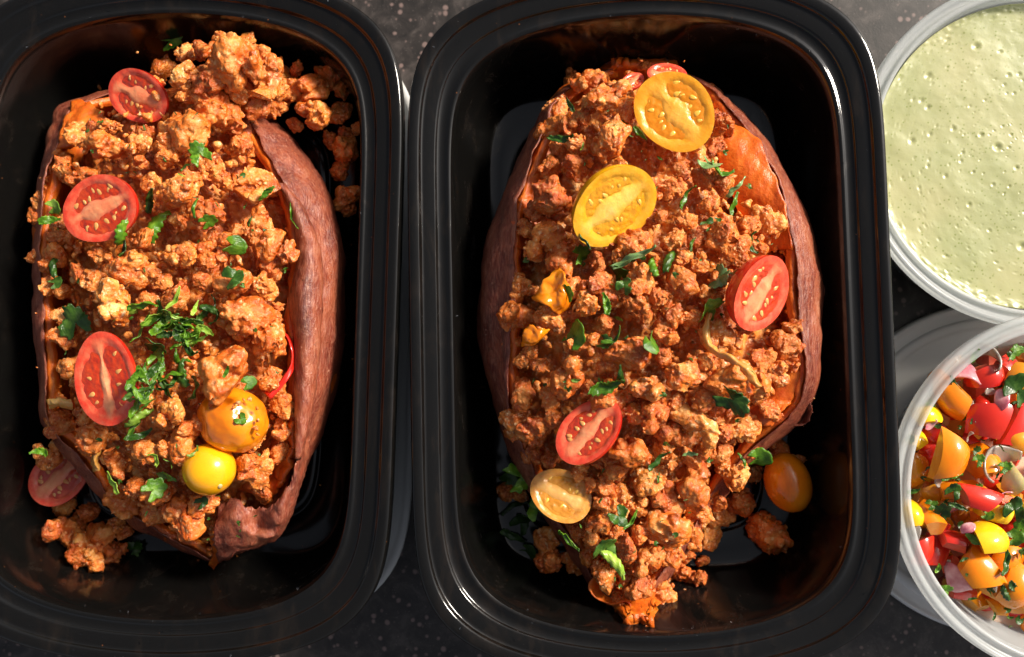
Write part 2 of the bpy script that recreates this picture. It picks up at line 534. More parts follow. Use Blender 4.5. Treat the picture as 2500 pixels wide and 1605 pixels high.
def container(x, y, z, rot, label):
    root = bpy.data.objects.new('meal_prep_container', None)
    COL.objects.link(root)
    root.location = (x, y, z); root.rotation_euler = (0, 0, rot)
    tag(root, label, 'food container', 'black meal prep containers')
    zz = ZR
    v, f = loft([ring(u, zz + h, b) for u, h, b in BASIN], True, False)
    v2, f2 = loft([ring(u, zz + h, b) for u, h, b in BASIN_IN], False, True)
    f2 = [tuple(reversed(q)) for q in f2]
    f2 = [tuple(reversed(q)) for q in f2]
    n = len(v)
    link('basin', mesh('basin', np.r_[v, v2], f + [tuple(i + n for i in q) for q in f2], MT['plastic_in']), root)
    v, f = loft([ring(u, zz + h, b) for u, h, b in RIM])
    link('rim', mesh('rim', v, f, MT['plastic']), root)
    return root


C2 = (4.417, 0.315, 0.0231)
C1 = (-11.526, 0.608, -0.0234)
container(C2[0], C2[1], 0.0, C2[2], 'black container beside the plastic cups, with five tomato halves on its filled potato')
container(C1[0], C1[1], 0.0, C1[2], 'black container away from the plastic cups, with a whole yellow tomato in it')
FLOOR = ZR - 4.40

_pr = np.array(BASIN_IN)[:16]
_t = np.linspace(0, len(_pr) - 1, 90)
WRINGS = np.stack([np.interp(_t, np.arange(len(_pr)), _pr[:, k]) for k in range(3)], 1)


def wall(k, x, y):
    """height of the inside of container k at (x, y): its floor, or its sloping wall"""
    cx, cy, rot = (C1, C2)[k]
    x = np.asarray(x, float) - cx; y = np.asarray(y, float) - cy
    X = np.abs(x * math.cos(rot) + y * math.sin(rot)); Y = np.abs(-x * math.sin(rot) + y * math.cos(rot))
    z = np.full(X.shape, ZR + 0.2)
    for u, h, bl in WRINGS:
        p = 1.95 + 4.05 * bl ** 1.5
        q = 8.3 + 0.7 * bl
        z = np.where((X / (OA - u)) ** p + (Y / (OB - u * (1 + 0.20 * bl))) ** q < 1, ZR + h, z)
    return np.maximum(z, FLOOR)


# clear lid lying under the first container
lidc = at(972, 1080, 0.3)
LA, LB = 8.05, 11.6
lid = bpy.data.objects.new('container_lid', None)
COL.objects.link(lid)
lid.location = (lidc[0] - LA, 0.55, 0); lid.rotation_euler = (0, 0, -0.015)
tag(lid, 'clear plastic lid sticking out from under the black container with the whole yellow tomato', 'lid')


def lring(u, z):
    x, y = outline(LA - u, LB - u, 2.1, 7.5)
    return np.stack([x, y, np.full(len(x), z)], 1)


v, f = loft([lring(0.75, 0.06), lring(0.02, 0.02), lring(0.0, 0.05), lring(0.0, 0.42), lring(0.05, 0.47), lring(0.14, 0.48), lring(0.22, 0.44), lring(0.27, 0.30),
             lring(0.36, 0.24), lring(0.52, 0.25), lring(0.60, 0.20), lring(0.75, 0.12)])
link('rim', mesh('lid_rim', v, f, MT['lid_rim']), lid)
v, f = loft([lring(0.75, 0.06), lring(0.75, 0.12)], True, True)
link('panel', mesh('lid_panel', v, f, MT['lid_clear']), lid)

# ------------------------------------------------------------------ sweet potatoes


def spl(xs, ys, x):
    """smooth interpolation through stations (Catmull-Rom on uneven knots)"""
    xs = np.asarray(xs, float); ys = np.asarray(ys, float)
    m = np.gradient(ys, xs)
    i = np.clip(np.searchsorted(xs, x) - 1, 0, len(xs) - 2)
    h = xs[i + 1] - xs[i]; t = np.clip((x - xs[i]) / h, 0, 1)
    return ((2 * t ** 3 - 3 * t ** 2 + 1) * ys[i] + (t ** 3 - 2 * t ** 2 + t) * h * m[i] + (-2 * t ** 3 + 3 * t ** 2) * ys[i + 1] + (t ** 3 - t ** 2) * h * m[i + 1])


# v, edge L, widest L, widest R, edge R, edge height L, edge height R
P1 = np.array([(205, 330, 324, 440, 430, 2.6, 2.8), (243, 190, 182, 565, 552, 3.6, 3.6), (300, 158, 144, 662, 590, 4.1, 4.3), (350, 129, 135, 706, 622, 4.4, 4.6), (420, 111, 117, 750, 655, 4.6, 4.9),
               (500, 97, 103, 785, 684, 4.7, 5.1), (600, 93, 99, 806, 700, 4.7, 5.2), (700, 97, 103, 808, 690, 4.7, 5.2), (800, 103, 109, 803, 692, 4.7, 5.2),
               (900, 111, 117, 790, 696, 4.6, 5.1), (1000, 119, 125, 757, 697, 4.4, 4.9), (1060, 180, 164, 733, 694, 4.1, 4.6), (1110, 218, 200, 708, 685, 3.7, 4.2), (1180, 280, 256, 680, 655, 3.1, 3.6),
               (1250, 378, 356, 640, 605, 2.5, 2.8), (1308, 500, 492, 530, 515, 2, 2)])
P2 = np.array([(160, 1440, 1430, 1560, 1550, 2.4, 2.4), (195, 1350, 1338, 1650, 1640, 3.2, 3.0), (235, 1302, 1288, 1700, 1690, 3.9, 3.5), (300, 1277, 1256, 1765, 1752, 4.4, 4.0), (400, 1238, 1206, 1826, 1812, 4.7, 4.5),
               (500, 1206, 1163, 1880, 1846, 4.9, 4.8), (600, 1200, 1136, 1906, 1862, 5.0, 4.9), (700, 1202, 1124, 1916, 1868, 5.0, 5.0), (800, 1196, 1127, 1914, 1880, 4.9, 5.0),
               (900, 1192, 1148, 1905, 1884, 4.7, 4.8), (960, 1194, 1165, 1880, 1862, 4.5, 4.4), (1040, 1216, 1190, 1805, 1775, 4.2, 3.7), (1100, 1244, 1215, 1740, 1712, 3.8, 3.2),
               (1200, 1300, 1276, 1670, 1645, 3.2, 2.8), (1300, 1360, 1340, 1600, 1580, 3.0, 2.9), (1380, 1410, 1395, 1545, 1530, 3.1, 3.1), (1425, 1470, 1460, 1505, 1495, 3.3, 3.3)])


def fbm(p, scale, oct=3, seed=0.0):
    return np.array([mnoise.fractal(Vector((q[0] * scale + seed, q[1] * scale + seed * 1.7, q[2] * scale)), 1.0, 2.0, oct) for q in p])


def potato_surface(P, nl, nc, inset=0.0, lower=0.0, seed=0.0, rough=0.10, k_=0):
    vs = np.linspace(P[0, 0], P[-1, 0], nl)
    # denser near both ends
    t = np.linspace(0, 1, nl); t = t - 0.10 * np.sin(2 * math.pi * t) / 1.0 * 0.9
    vs = P[0, 0] + (P[-1, 0] - P[0, 0]) * np.clip(t, 0, 1)
    c = [np.array([spl(P[:, 0], P[:, k], x) for x in vs]) for k in range(1, 7)]
    S = np.zeros((nl, nc, 3))
    for i, x in enumerate(vs):
        eL, wL, wR, eR, zl, zr = (q[i] for q in c)
        zl -= lower; zr -= lower
        jig = 6 * mnoise.noise(Vector((x * 0.03, seed, 0.3))) + 3.5 * mnoise.noise(Vector((x * 0.16, seed, 0.9)))
        jig2 = 6 * mnoise.noise(Vector((x * 0.03, seed, 7.3))) + 3.5 * mnoise.noise(Vector((x * 0.16, seed, 7.9)))
        k = inset / cmu(4)
        zwl, zwr = FLOOR + (zl - FLOOR) * 0.52, FLOOR + (zr - FLOOR) * 0.52
        a = at(eL + k + jig, x, zl); b = at(wL + k, x, zwl)
        d = at(wR - k, x, zwr); e = at(eR - k + jig2, x, zr)
        yb = (b[1] + d[1]) / 2
        wd = d[0] - b[0]
        b1 = np.array([b[0] + wd * 0.09, yb, FLOOR + 0.32 * (zwl - FLOOR)]); b2 = np.array([b[0] + wd * 0.28, yb, FLOOR + 0.05 + inset * 0.5])
        b3 = np.array([b[0] + wd * 0.72, yb, FLOOR + 0.05 + inset * 0.5]); b4 = np.array([b[0] + wd * 0.91, yb, FLOOR + 0.32 * (zwr - FLOOR)])
        mL = 0.5 * (a + b) + np.array([-0.30 * abs(a[0] - b[0]), 0, 0.12]); mR = 0.5 * (d + e) + np.array([0.30 * abs(e[0] - d[0]), 0, 0.12])
        pts = np.array([a, mL, b, b1, b2, b3, b4, d, mR, e])
        s = np.r_[0, np.cumsum(np.linalg.norm(np.diff(pts, axis=0), axis=1) + 1e-4)]
        tt = np.linspace(0, s[-1], nc)
        for m in range(3):
            S[i, :, m] = spl(s, pts[:, m], tt)
    # wrinkles along the normal
    du = np.gradient(S, axis=0); dv = np.gradient(S, axis=1)
    N = np.cross(dv, du); N /= np.linalg.norm(N, axis=2, keepdims=True) + 1e-9
    fl = S.reshape(-1, 3)
    h = fbm(fl * np.array([1.0, 0.6, 1.0]), 0.9, 4, seed) * rough * 1.2 + fbm(fl * np.array([1.0, 0.7, 1.0]), 3.2, 3, seed + 5) * rough * 0.25
    fl = fl + N.reshape(-1, 3) * h[:, None]
    fl[:, 2] = np.maximum(fl[:, 2], wall(k_, fl[:, 0], fl[:, 1]) + 0.04 + inset * 0.6)
    return fl.reshape(nl, nc, 3), N


def potato(P, label, seed, k_):
    root = bpy.data.objects.new('sweet_potato', None)
    COL.objects.link(root)
    m = at((P[7, 1] + P[7, 4]) / 2, P[7, 0], FLOOR)
    root.location = tuple(m)
    tag(root, label, 'sweet potato', 'split baked sweet potatoes')
    bpy.context.view_layer.update()
    inv = np.array(m)
    nl, nc = 150, 84
    S, N = potato_surface(P, nl, nc, 0.0, 0.0, seed, k_=k_)
    o = link('skin', mesh('potato_skin', S.reshape(-1, 3) - inv, gridf(nl, nc), MT['skin']), root)
    md = o.modifiers.new('thick', 'SOLIDIFY'); md.thickness = 0.04; md.offset = 0
    S, N = potato_surface(P, nl, nc, 0.10, 0.10, seed + 3, 0.09, k_)
    o = link('flesh', mesh('potato_flesh', S.reshape(-1, 3) - inv, gridf(nl, nc), MT['flesh']), root)
    md = o.modifiers.new('thick', 'SOLIDIFY'); md.thickness = 0.30; md.offset = 1
    return root, inv


def strip(name, rows, mat, parent, inv, seed, rough=0.05, n1=36, n2=14, thick=0.05, jag=0.0):
    """a curved sheet through rows of control points (u, v, z)"""
    rows = [np.array([at(*p) for p in r]) for r in rows]
    A = []
    for r in rows:
        s = np.r_[0, np.cumsum(np.linalg.norm(np.diff(r, axis=0), axis=1) + 1e-6)]
        A.append(np.stack([spl(s, r[:, k], np.linspace(0, s[-1], n1)) for k in range(3)], 1))
    A = np.array(A)
    k0 = np.linspace(0, 1, len(rows))
    S = np.zeros((n1, n2, 3))
    for i in range(n1):
        for k in range(3):
            S[i, :, k] = spl(k0, A[:, i, k], np.linspace(0, 1, n2))
    if jag:
        rj = np.random.default_rng(int(seed * 10))
        for (sl, nb) in ((np.s_[0, :], np.s_[1, :]), (np.s_[-1, :], np.s_[-2, :]), (np.s_[:, 0], np.s_[:, 1]), (np.s_[:, -1], np.s_[:, -2])):
            d = S[sl] - S[nb]
            k_ = rj.uniform(-0.5, 1.0, size=(len(d), 1)) * (rj.random((len(d), 1)) < 0.8)
            S[sl] = S[sl] + d / (np.linalg.norm(d, axis=1, keepdims=True) + 1e-6) * k_ * jag
    fl = S.reshape(-1, 3)
    fl = fl + np.stack([fbm(fl, 2.2, 3, seed), fbm(fl, 2.2, 3, seed + 9), fbm(fl, 2.2, 3, seed + 17)], 1) * rough
    fl = fl - inv
    o = link(name, mesh(name, fl, gridf(n1, n2), mat), parent)
    md = o.modifiers.new('thick', 'SOLIDIFY'); md.thickness = thick; md.offset = 0
    return o


pot1, inv1 = potato(P1, 'sweet potato with a broad fold of loose reddish skin and a cilantro heap on it', 1.0, 0)
pot2, inv2 = potato(P2, 'sweet potato split wide open, orange flesh bare beside the yellow tomato halves', 4.0, 1)
# torn flap at the lower end of the first potato
strip('skin_flap', [[(704, 985, 5.1), (696, 1075, 5.0), (676, 1136, 4.9), (640, 1182, 4.8), (596, 1196, 4.5), (556, 1170, 4.5), (512, 1188, 4.3)],
                    [(716, 1000, 4.8), (706, 1082, 4.7), (686, 1150, 4.8), (654, 1206, 4.9), (600, 1232, 4.3), (556, 1216, 4.9), (506, 1232, 4.5)],
                    [(730, 1010, 4.0), (717, 1088, 4.0), (694, 1160, 4.2), (664, 1232, 4.5), (606, 1262, 4.5), (556, 1262, 4.4), (500, 1272, 4.3)],
                    [(738, 1020, 2.8), (712, 1105, 2.8), (690, 1175, 3.0), (648, 1262, 3.7), (604, 1284, 3.7), (566, 1292, 4.0), (516, 1318, 3.4)]],
      MT['skin'], pot1, inv1, 2.0, 0.09, 80, 22, 0.03, 0.11)
RU = [430, 500, 600, 700, 800, 900, 1000, 1075]
R0 = [652, 683, 697, 680, 689, 692, 692, 692]
R2 = [664, 716, 748, 752, 747, 737, 722, 702]
strip('skin_fold', [[(a + 4, v, 4.7) for a, v in zip(R0, RU)], [(a, v, 5.25) for a, v in zip(R0, RU)], [(a + 0.45 * (b - a), v, 5.25 + (b - a) * 0.006) for a, b, v in zip(R0, R2, RU)],
                    [(b, v, 5.2) for b, v in zip(R2, RU)], [(b + 1, v, 4.6) for b, v in zip(R2, RU)], [(b - 14, v, 3.9) for b, v in zip(R2, RU)]],
      MT['skin'], pot1, inv1, 21.0, 0.045, 90, 26, 0.04)
strip('skin_flap', [[(1884, 905, 4.4), (1893, 930, 4.2), (1902, 965, 3.9), (1890, 990, 3.6), (1855, 1000, 3.4)],
                    [(1862, 930, 3.6), (1872, 950, 3.4), (1875, 968, 3.1), (1862, 980, 3.0), (1835, 985, 3.0)],
                    [(1850, 945, 3.0), (1855, 960, 2.8), (1850, 975, 2.6), (1838, 985, 2.5), (1815, 992, 2.4)]],
      MT['skin'], pot2, inv2, 6.0, 0.05, 40, 14, 0.03, 0.08)
strip('skin_flap', [[(1398, 1345, 3.4), (1380, 1370, 3.4), (1395, 1402, 3.4), (1430, 1418, 3.5), (1468, 1412, 3.6), (1482, 1432, 3.5)],
                    [(1425, 1352, 3.0), (1412, 1372, 2.9), (1420, 1390, 3.0), (1440, 1402, 3.1), (1465, 1398, 3.3), (1478, 1418, 3.3)]],
      MT['flesh'], pot2, inv2, 7.0, 0.05)
strip('skin_flap', [[(500, 1225, 3.4), (492, 1262, 3.0), (500, 1290, 2.6), (488, 1322, 1.9)],
                    [(520, 1225, 3.4), (512, 1265, 3.0), (520, 1300, 2.6), (500, 1334, 1.7)]],
      MT['flesh'], pot1, inv1, 8.0, 0.06)


strip('flesh', [[(1706, 286, 3.5), (1758, 312, 4.0), (1811, 402, 4.5), (1845, 500, 4.72), (1860, 585, 4.8)],
                [(1696, 318, 4.0), (1732, 362, 4.25), (1768, 432, 4.45), (1803, 505, 4.4), (1828, 585, 4.3)],
                [(1676, 345, 3.9), (1696, 405, 4.0), (1718, 462, 4.1), (1745, 525, 3.9), (1775, 592, 3.7)]], MT['flesh'], pot2, inv2, 11.0, 0.06, 40, 20, 0.2)
strip('flesh', [[(1283, 305, 4.1), (1242, 400, 4.5), (1212, 495, 4.7), (1205, 580, 4.8)],
                [(1305, 320, 3.9), (1275, 400, 4.3), (1238, 500, 4.4), (1228, 590, 4.4)],
                [(1330, 330, 3.8), (1310, 410, 4.1), (1275, 505, 4.1), (1262, 600, 4.1)]], MT['flesh'], pot2, inv2, 12.0, 0.06, 40, 16, 0.2)
strip('flesh', [[(1876, 780, 4.85), (1876, 850, 4.75), (1858, 930, 4.4), (1805, 1000, 4.1)],
                [(1850, 790, 4.5), (1848, 850, 4.5), (1825, 920, 4.3), (1775, 990, 4.1)],
                [(1820, 800, 4.2), (1815, 850, 4.2), (1795, 905, 4.1), (1745, 970, 4.0)]], MT['flesh'], pot2, inv2, 13.0, 0.12, 40, 16, 0.2)
strip('flesh', [[(688, 985, 4.9), (690, 1060, 4.6), (668, 1130, 4.2), (620, 1170, 3.8)],
                [(668, 990, 4.6), (668, 1060, 4.3), (640, 1120, 3.9), (590, 1155, 3.6)],
                [(645, 1000, 4.2), (640, 1055, 4.0), (610, 1105, 3.7), (560, 1140, 3.5)]], MT['flesh'], pot1, inv1, 14.0, 0.14, 40, 16, 0.2)
strip('flesh', [[(176, 243, 3.6), (215, 246, 3.9), (255, 285, 4.2), (275, 300, 4.2)],
                [(150, 295, 4.1), (195, 290, 4.4), (235, 310, 4.4), (262, 322, 4.3)],
                [(140, 350, 4.3), (180, 340, 4.5), (215, 345, 4.4), (250, 350, 4.2)]], MT['flesh'], pot1, inv1, 15.0, 0.12, 30, 16, 0.2)


# mound height above the counter, per potato
class Mound:
    def __init__(s, P, top, k):
        s.k = k
        e = np.array([(*at(r[1], r[0], r[5])[:2], *at(r[4], r[0], r[6])[:2], r[5], r[6]) for r in P])
        y = (e[:, 1] + e[:, 3]) / 2
        k = np.argsort(y)
        s.y, s.l, s.r, s.zl, s.zr = y[k], e[k, 0], e[k, 2], e[k, 4], e[k, 5]
        s.top = top

    def __call__(s, x, y):
        l, r, zl, zr = (np.interp(y, s.y, q) for q in (s.l, s.r, s.zl, s.zr))
        t = np.clip((x - l) / np.maximum(r - l, 1e-3) * 2 - 1, -1.25, 1.25)
        ends = np.clip((y - s.y[0]) / 2.0, 0, 1) * np.clip((s.y[-1] - y) / 1.6, 0, 1)
        dome = np.clip(1 - np.abs(t) ** 2.4, 0, 1)
        z = (zl * (1 - t) + zr * (1 + t)) / 2 - 0.6 + dome * s.top * (0.35 + 0.65 * ends)
        wl = wall(s.k, x, y)
        return np.maximum(np.where(np.abs(t) > 1.2, FLOOR, z), np.where(wl > FLOOR + 0.05, wl + 0.15, wl)), t


P1M = np.r_[np.array([(92, 470, 462, 610, 602, 3.7, 3.7), (130, 415, 405, 672, 664, 4.3, 4.3), (180, 372, 362, 690, 682, 4.5, 4.5), (225, 240, 230, 668, 660, 4.4, 4.5), (262, 188, 178, 628, 600, 4.2, 4.5)]), P1[2:]]
MND = [Mound(P1M, 1.75, 0), Mound(P2, 1.75, 1)]


def on_mound(k, u, v, lift=0.0):
    z = 5.0
    for _ in range(6):
        p = at(u, v, z)
        z = float(MND[k](p[0], p[1])[0]) + lift
    return at(u, v, z)

# ------------------------------------------------------------------ tomatoes
# things already placed, as rough ellipsoids (x, y, z, r): herbs and crumbs are laid on top of them
SOLID = []


def halves(kind):
    return MT[kind + '_skin'], MT[kind + '_face'], MT[kind + '_gel'], MT['seed_red' if kind == 'red' else 'seed_yellow']


def half_tomato(name, kind, u, v, z, a, b, ang, tilt_dir, tilt, label, group, seed, depth=0.8, face=True, seeds=7, corew=1.0):
    """half a cherry tomato, cut side up: local x is its long axis, z the cut face's normal"""
    rng = np.random.default_rng(seed)
    c = cmu(z)
    A, B = a * c, b * c
    p = at(u, v, z)
    td = R_(tilt_dir)
    n = np.array([math.sin(R_(tilt)) * math.cos(td), math.sin(R_(tilt)) * math.sin(td), math.cos(R_(tilt))])
    Rm = fr(n, [math.cos(R_(ang)), math.sin(R_(ang)), 0])
    root = bpy.data.objects.new(name, None)
    COL.objects.link(root)
    root.matrix_world = mtx(Rm, p)
    tag(root, label, 'cherry tomato', group)
    sk, fl, ge, se = halves(kind)
    nt_ = 96

    def rad(th):
        return 1 + 0.025 * np.sin(2 * th + seed) + 0.02 * np.sin(3 * th + seed * 2.1)

    th = np.linspace(0, 2 * math.pi, nt_, endpoint=False)
    # skin: the outside, from the cut edge down
    rings = []
    for ph in np.linspace(0.0, math.pi / 2 * 0.985, 22):
        rr = rad(th) * math.cos(ph)
        zz = -math.sin(ph) * B * depth + np.zeros(nt_)
        rings.append(np.stack([A * rr * np.cos(th), B * rr * np.sin(th), zz], 1))
    V, F = loft(rings, False, True)
    F = [tuple(reversed(q)) for q in F]
    link('skin', mesh('tomato_skin', V, F, sk), root)
    # cut face
    nr = 40
    rr = np.linspace(0, 1, nr)
    TH, RR = np.meshgrid(th, rr)
    X = RR * np.cos(TH); Y = RR * np.sin(TH)
    wob = 0.05 * np.sin(5 * X + seed) + 0.04 * np.sin(9 * X + 2 * seed)
    cw = 0.25 * corew * (1 - 0.55 * np.abs(X)) + wob + 0.06 * np.where(Y > 0, 1, 0)      # half-width of the pale core
    el = 0.80 + 0.03 * np.sin(3 * TH + seed)
    ins = 1 / (1 + np.exp(-(el - np.hypot(X * 1.10, Y)) * 20))
    mask = ins / (1 + np.exp(-(np.abs(Y) - cw) * 18))
    SX, SY = A * rad(TH) * X, B * rad(TH) * Y
    SZ = 0.012 * np.cos(RR * 7) - 0.085 * mask * min(A, 1) - 0.05 * np.clip(RR - 0.93, 0, 1) * 14 * 0.05
    SZ += (0.012 + 0.02 * mask) * np.array([mnoise.noise(Vector((x * 5, y * 5, seed))) for x, y in zip(SX.ravel(), SY.ravel())]).reshape(SX.shape)
    P3 = np.stack([SX, SY, SZ + 0.004], 2)
    q = gridf(nr, nt_, False, True)
    mm = mask.ravel()
    fm = np.array([np.mean(mm[list(t)]) for t in q])
    xf = np.abs(X.ravel()); yf = np.abs(Y.ravel())
    corem = (np.abs(Y) < cw * 0.92) & (np.abs(X) < 0.72)
    cf = np.array([corem.ravel()[list(t)].all() for t in q])
    me = mesh('tomato_flesh', P3.reshape(-1, 3), q, fl)
    ca_ = np.clip(1.25 - (np.abs(Y) / (cw * 1.15)) ** 2, 0, 1) * np.clip((0.92 - np.abs(X)) * 3.0, 0, 1) * 0.9 + 0.18 * np.exp(-((RR - 0.80) / 0.05) ** 2)
    at_ = me.attributes.new('core', 'FLOAT', 'POINT')
    at_.data.foreach_set('value', ca_.ravel().astype(np.float32))
    link('flesh', me, root)
    # gel in the seed chambers
    idx = [t for t, k in zip(q, fm) if k > 0.45]
    used = sorted({i for t in idx for i in t})
    mp = {i: j for j, i in enumerate(used)}
    base = P3.reshape(-1, 3)[used]
    gz = -0.036 * min(A, 1) + 0.02 * np.array([mnoise.noise(Vector((x[0] * 7, x[1] * 7, seed + 4))) for x in base]) - 0.05 * (1 - mm[used]) * 0.6
    pv = base.copy(); pv[:, 2] = gz
    link('gel', mesh('tomato_gel', pv, [tuple(mp[i] for i in t) for t in idx], ge), root)
    # seeds along the core side of both chambers
    vv, ff = [], []
    for side in (1, -1):
        for k in range(seeds):
            x = -0.62 + 1.24 * (k + rng.uniform(0.1, 0.9)) / seeds
            y = side * (0.25 * (1 - 0.55 * abs(x)) + 0.10 + (0.06 if side > 0 else 0) + rng.uniform(-0.02, 0.20))
            if (x * 1.1) ** 2 + y * y > 0.60: continue
            s = np.array([0.105, 0.060, 0.026]) * rng.uniform(0.75, 1.15) * min(1.2, B + 0.15)
            an = math.pi / 2 * side + rng.normal() * 0.5
            ca, sa = math.cos(an), math.sin(an)
            e = ICO2[0] * s
            e[:, 1] *= 1 - 0.45 * np.clip(e[:, 0] / s[0], -1, 1)
            e = np.stack([e[:, 0] * ca - e[:, 1] * sa, e[:, 0] * sa + e[:, 1] * ca, e[:, 2]], 1) + np.array([x * A, y * B, -0.050 * min(A, 1) + rng.uniform(-.015, .012)])
            o_ = sum(len(t) for t in vv)
            vv.append(e); ff += [tuple(i + o_ for i in t) for t in ICO2[1]]
    if vv:
        tag(link('seeds', mesh('tomato_seeds', np.concatenate(vv), ff, se), root), kind='stuff')
    SOLID.append((p[0], p[1], p[2] - 0.35 * B, (A + B) / 2 * 0.95))
    return root


def whole_tomato(name, mat, u, v, z, a, b, ang, label, seed, lump=0.0, scar=None, group=None, tilt=0.0, dents=()):
    c = cmu(z)
    A, B = a * c, b * c
    p = at(u, v, z)
    Rm = fr([math.sin(R_(tilt)) * math.cos(R_(ang)), math.sin(R_(tilt)) * math.sin(R_(ang)), math.cos(R_(tilt))], [math.cos(R_(ang)), math.sin(R_(ang)), 0])
    V, F = ico(5)
    d = V.copy()
    r = 1 + 0.02 * np.array([mnoise.noise(Vector(q * 1.3 + np.array([seed, 0, 0]))) for q in V])
    if lump:
        r += lump * np.array([mnoise.fractal(Vector(q * 1.6 + np.array([seed, 3, 0])), 1, 2, 3) for q in V])
    for (dx, dy, dz, w_, h_) in dents:
        dd = np.linalg.norm(V - np.array([dx, dy, dz]) / np.linalg.norm([dx, dy, dz]), axis=1)
        r -= h_ * np.exp(-(dd / w_) ** 2)
    V = V * r[:, None] * np.array([A, B, B * 0.95])
    root = bpy.data.objects.new(name, None)
    COL.objects.link(root)
    root.matrix_world = mtx(Rm, p)
    tag(root, label, 'cherry tomato', group)
    link('skin', mesh('tomato_skin', V, F, mat), root)
    if scar is not None:
        dv = np.array(scar, float); dv /= np.linalg.norm(dv)
        i = int(np.argmax(d @ dv))
        fm = fr(dv, [0, 1, 0.1])
        e = ICO2[0] * np.array([0.10, 0.08, 0.03])
        e = e @ fm.T + V[i] * 1.003
        link('stem_scar', mesh('stem_scar', e, ICO2[1], MT['scar']), root)
    SOLID.append((p[0], p[1], p[2], (A + B) / 2 * 0.97))
    return root


RG, YG = 'red cherry tomato halves', 'yellow cherry tomato halves'


def zt(k, u, v, lift):
    return on_mound(k, u, v, lift)[2]


TOM = [  # u, v of everything a crumble must keep clear of, with radius and lowest allowed count
    (325, 225, 72), (232, 490, 88), (245, 890, 95), (545, 985, 76), (490, 1100, 60), (1580, 262, 95), (1440, 485, 98), (1783, 692, 80), (1378, 1010, 72), (1315, 1162, 66), (1845, 1130, 58)]
half_tomato('tomato_half', 'red', 322, 226, 5.2, 80, 64, -22, 235, 22, 'red tomato half at the far end, closest to the wall with the curled cilantro leaf', RG, 1)
half_tomato('tomato_half', 'red', 233, 490, zt(0, 233, 490, 0.8), 98, 80, 22, 238, 14, 'wet glistening red tomato half with shredded cilantro at its lower corner', RG, 2, corew=0.8)
half_tomato('tomato_half', 'red', 246, 890, zt(0, 246, 890, 0.95), 114, 82, 98, 215, 12, 'biggest red tomato half, glossy, lying against the cilantro heap', RG, 16, 0.7, True, 4, 0.45)
half_tomato('tomato_half', 'red', 138, 1118, 2.1, 76, 60, 50, 60, 14, 'shaded red tomato half lying on the container floor under a meat crumble', RG, 4)
whole_tomato('burst_tomato', MT['orange_skin'], 545, 985, zt(0, 545, 985, 0.2), 84, 76, -25, 'slumped orange tomato with meat bits and a cilantro fleck on its skin', 5, 0.05, None, None, 0,
             ((-0.7, -0.5, 0.55, 0.32, 0.16), (-0.2, 0.75, 0.6, 0.2, 0.08), (0.35, 0.35, 0.85, 0.22, 0.07)))
whole_tomato('whole_tomato', MT['yellow_skin'], 490, 1100, zt(0, 490, 1100, 0.55), 62, 61, 20, 'whole round yellow tomato with a bright highlight', 6, 0.0, (0.35, -0.75, 0.55))
half_tomato('tomato_half', 'gold', 1581, 262, 6.0, 100, 88, -52, 245, 7, 'large yellow tomato half at the top edge of its potato, lying flat', YG, 7)
half_tomato('tomato_half', 'yellow', 1441, 486, zt(1, 1441, 486, 1.0), 108, 98, 40, 305, 40, 'yellow tomato half in bright sun with a pale core, above a dark cilantro strip', YG, 8)
half_tomato('tomato_half', 'red', 1786, 690, zt(1, 1786, 690, 1.2), 92, 92, 56, -28, 44, 'red tomato half with a pale yellow core leaning on the potato skin', RG, 9)
half_tomato('tomato_half', 'red', 1378, 1010, zt(1, 1378, 1010, 0.95), 92, 68, 52, 135, 34, 'slim red tomato half in the sun above the amber tomato half', RG, 10)
half_tomato('tomato_half', 'amber', 1315, 1161, 4.6, 76, 58, -28, 80, 14, 'amber tomato half with cloudy flesh near the cilantro on the container floor', YG, 11, seeds=3)
whole_tomato('whole_tomato', MT['orange_skin'], 1846, 1131, 2.2, 70, 53, -72, 'whole orange oval tomato in shade beside the container wall', 12, 0.02)
half_tomato('tomato_half', 'red', 1562, 172, 4.9, 46, 34, -10, 90, 30, 'small dark red tomato half peeking out behind the large yellow half', RG, 13)
half_tomato('tomato_half', 'red', 1482, 190, 4.7, 34, 24, 60, 90, 35, 'sliver of red tomato between meat crumbles beside the large yellow half', RG, 14)
strip('tomato_peel', [[(652, 772, 5.2), (676, 800, 5.3), (682, 850, 5.4), (660, 890, 5.5), (625, 928, 5.7)],
                      [(656, 770, 5.0), (684, 800, 5.1), (690, 852, 5.2), (670, 895, 5.5), (632, 934, 5.6)],
                      [(652, 776, 4.8), (676, 806, 4.9), (682, 850, 5.0), (660, 886, 5.3), (618, 922, 5.5)]],
      MT['red_skin'], None, np.zeros(3), 3.0, 0.03, 30, 10, 0.05)
tag(bpy.data.objects['tomato_peel'], 'thin red tomato peel curling down to the slumped orange tomato', 'tomato peel')
for rows, lb in (([[(1312, 628, 6.1), (1280, 650, 6.25), (1248, 700, 6.0)], [(1325, 650, 6.5), (1296, 678, 6.2), (1268, 712, 6.45)], [(1332, 668, 6.25), (1320, 696, 6.55), (1296, 722, 6.2)], [(1334, 690, 6.0), (1330, 716, 6.1), (1312, 735, 6.0)]],
                  'folded orange tomato skin with a cilantro leaf on its edge'),
                 ([[(1240, 760, 6.1), (1225, 790, 6.0), (1222, 812, 5.8)], [(1268, 770, 6.3), (1255, 790, 6.35), (1240, 812, 6.0)], [(1292, 770, 6.1), (1275, 792, 6.1), (1245, 810, 5.9)]],
                  'small orange tomato peel below the large meat lump by the potato edge')):
    o = strip('tomato_peel', rows, MT['orange_skin'], None, np.zeros(3), 5.0 + len(lb), 0.10, 26, 18, 0.06)
    tag(o, lb, 'tomato peel', 'orange tomato peels')

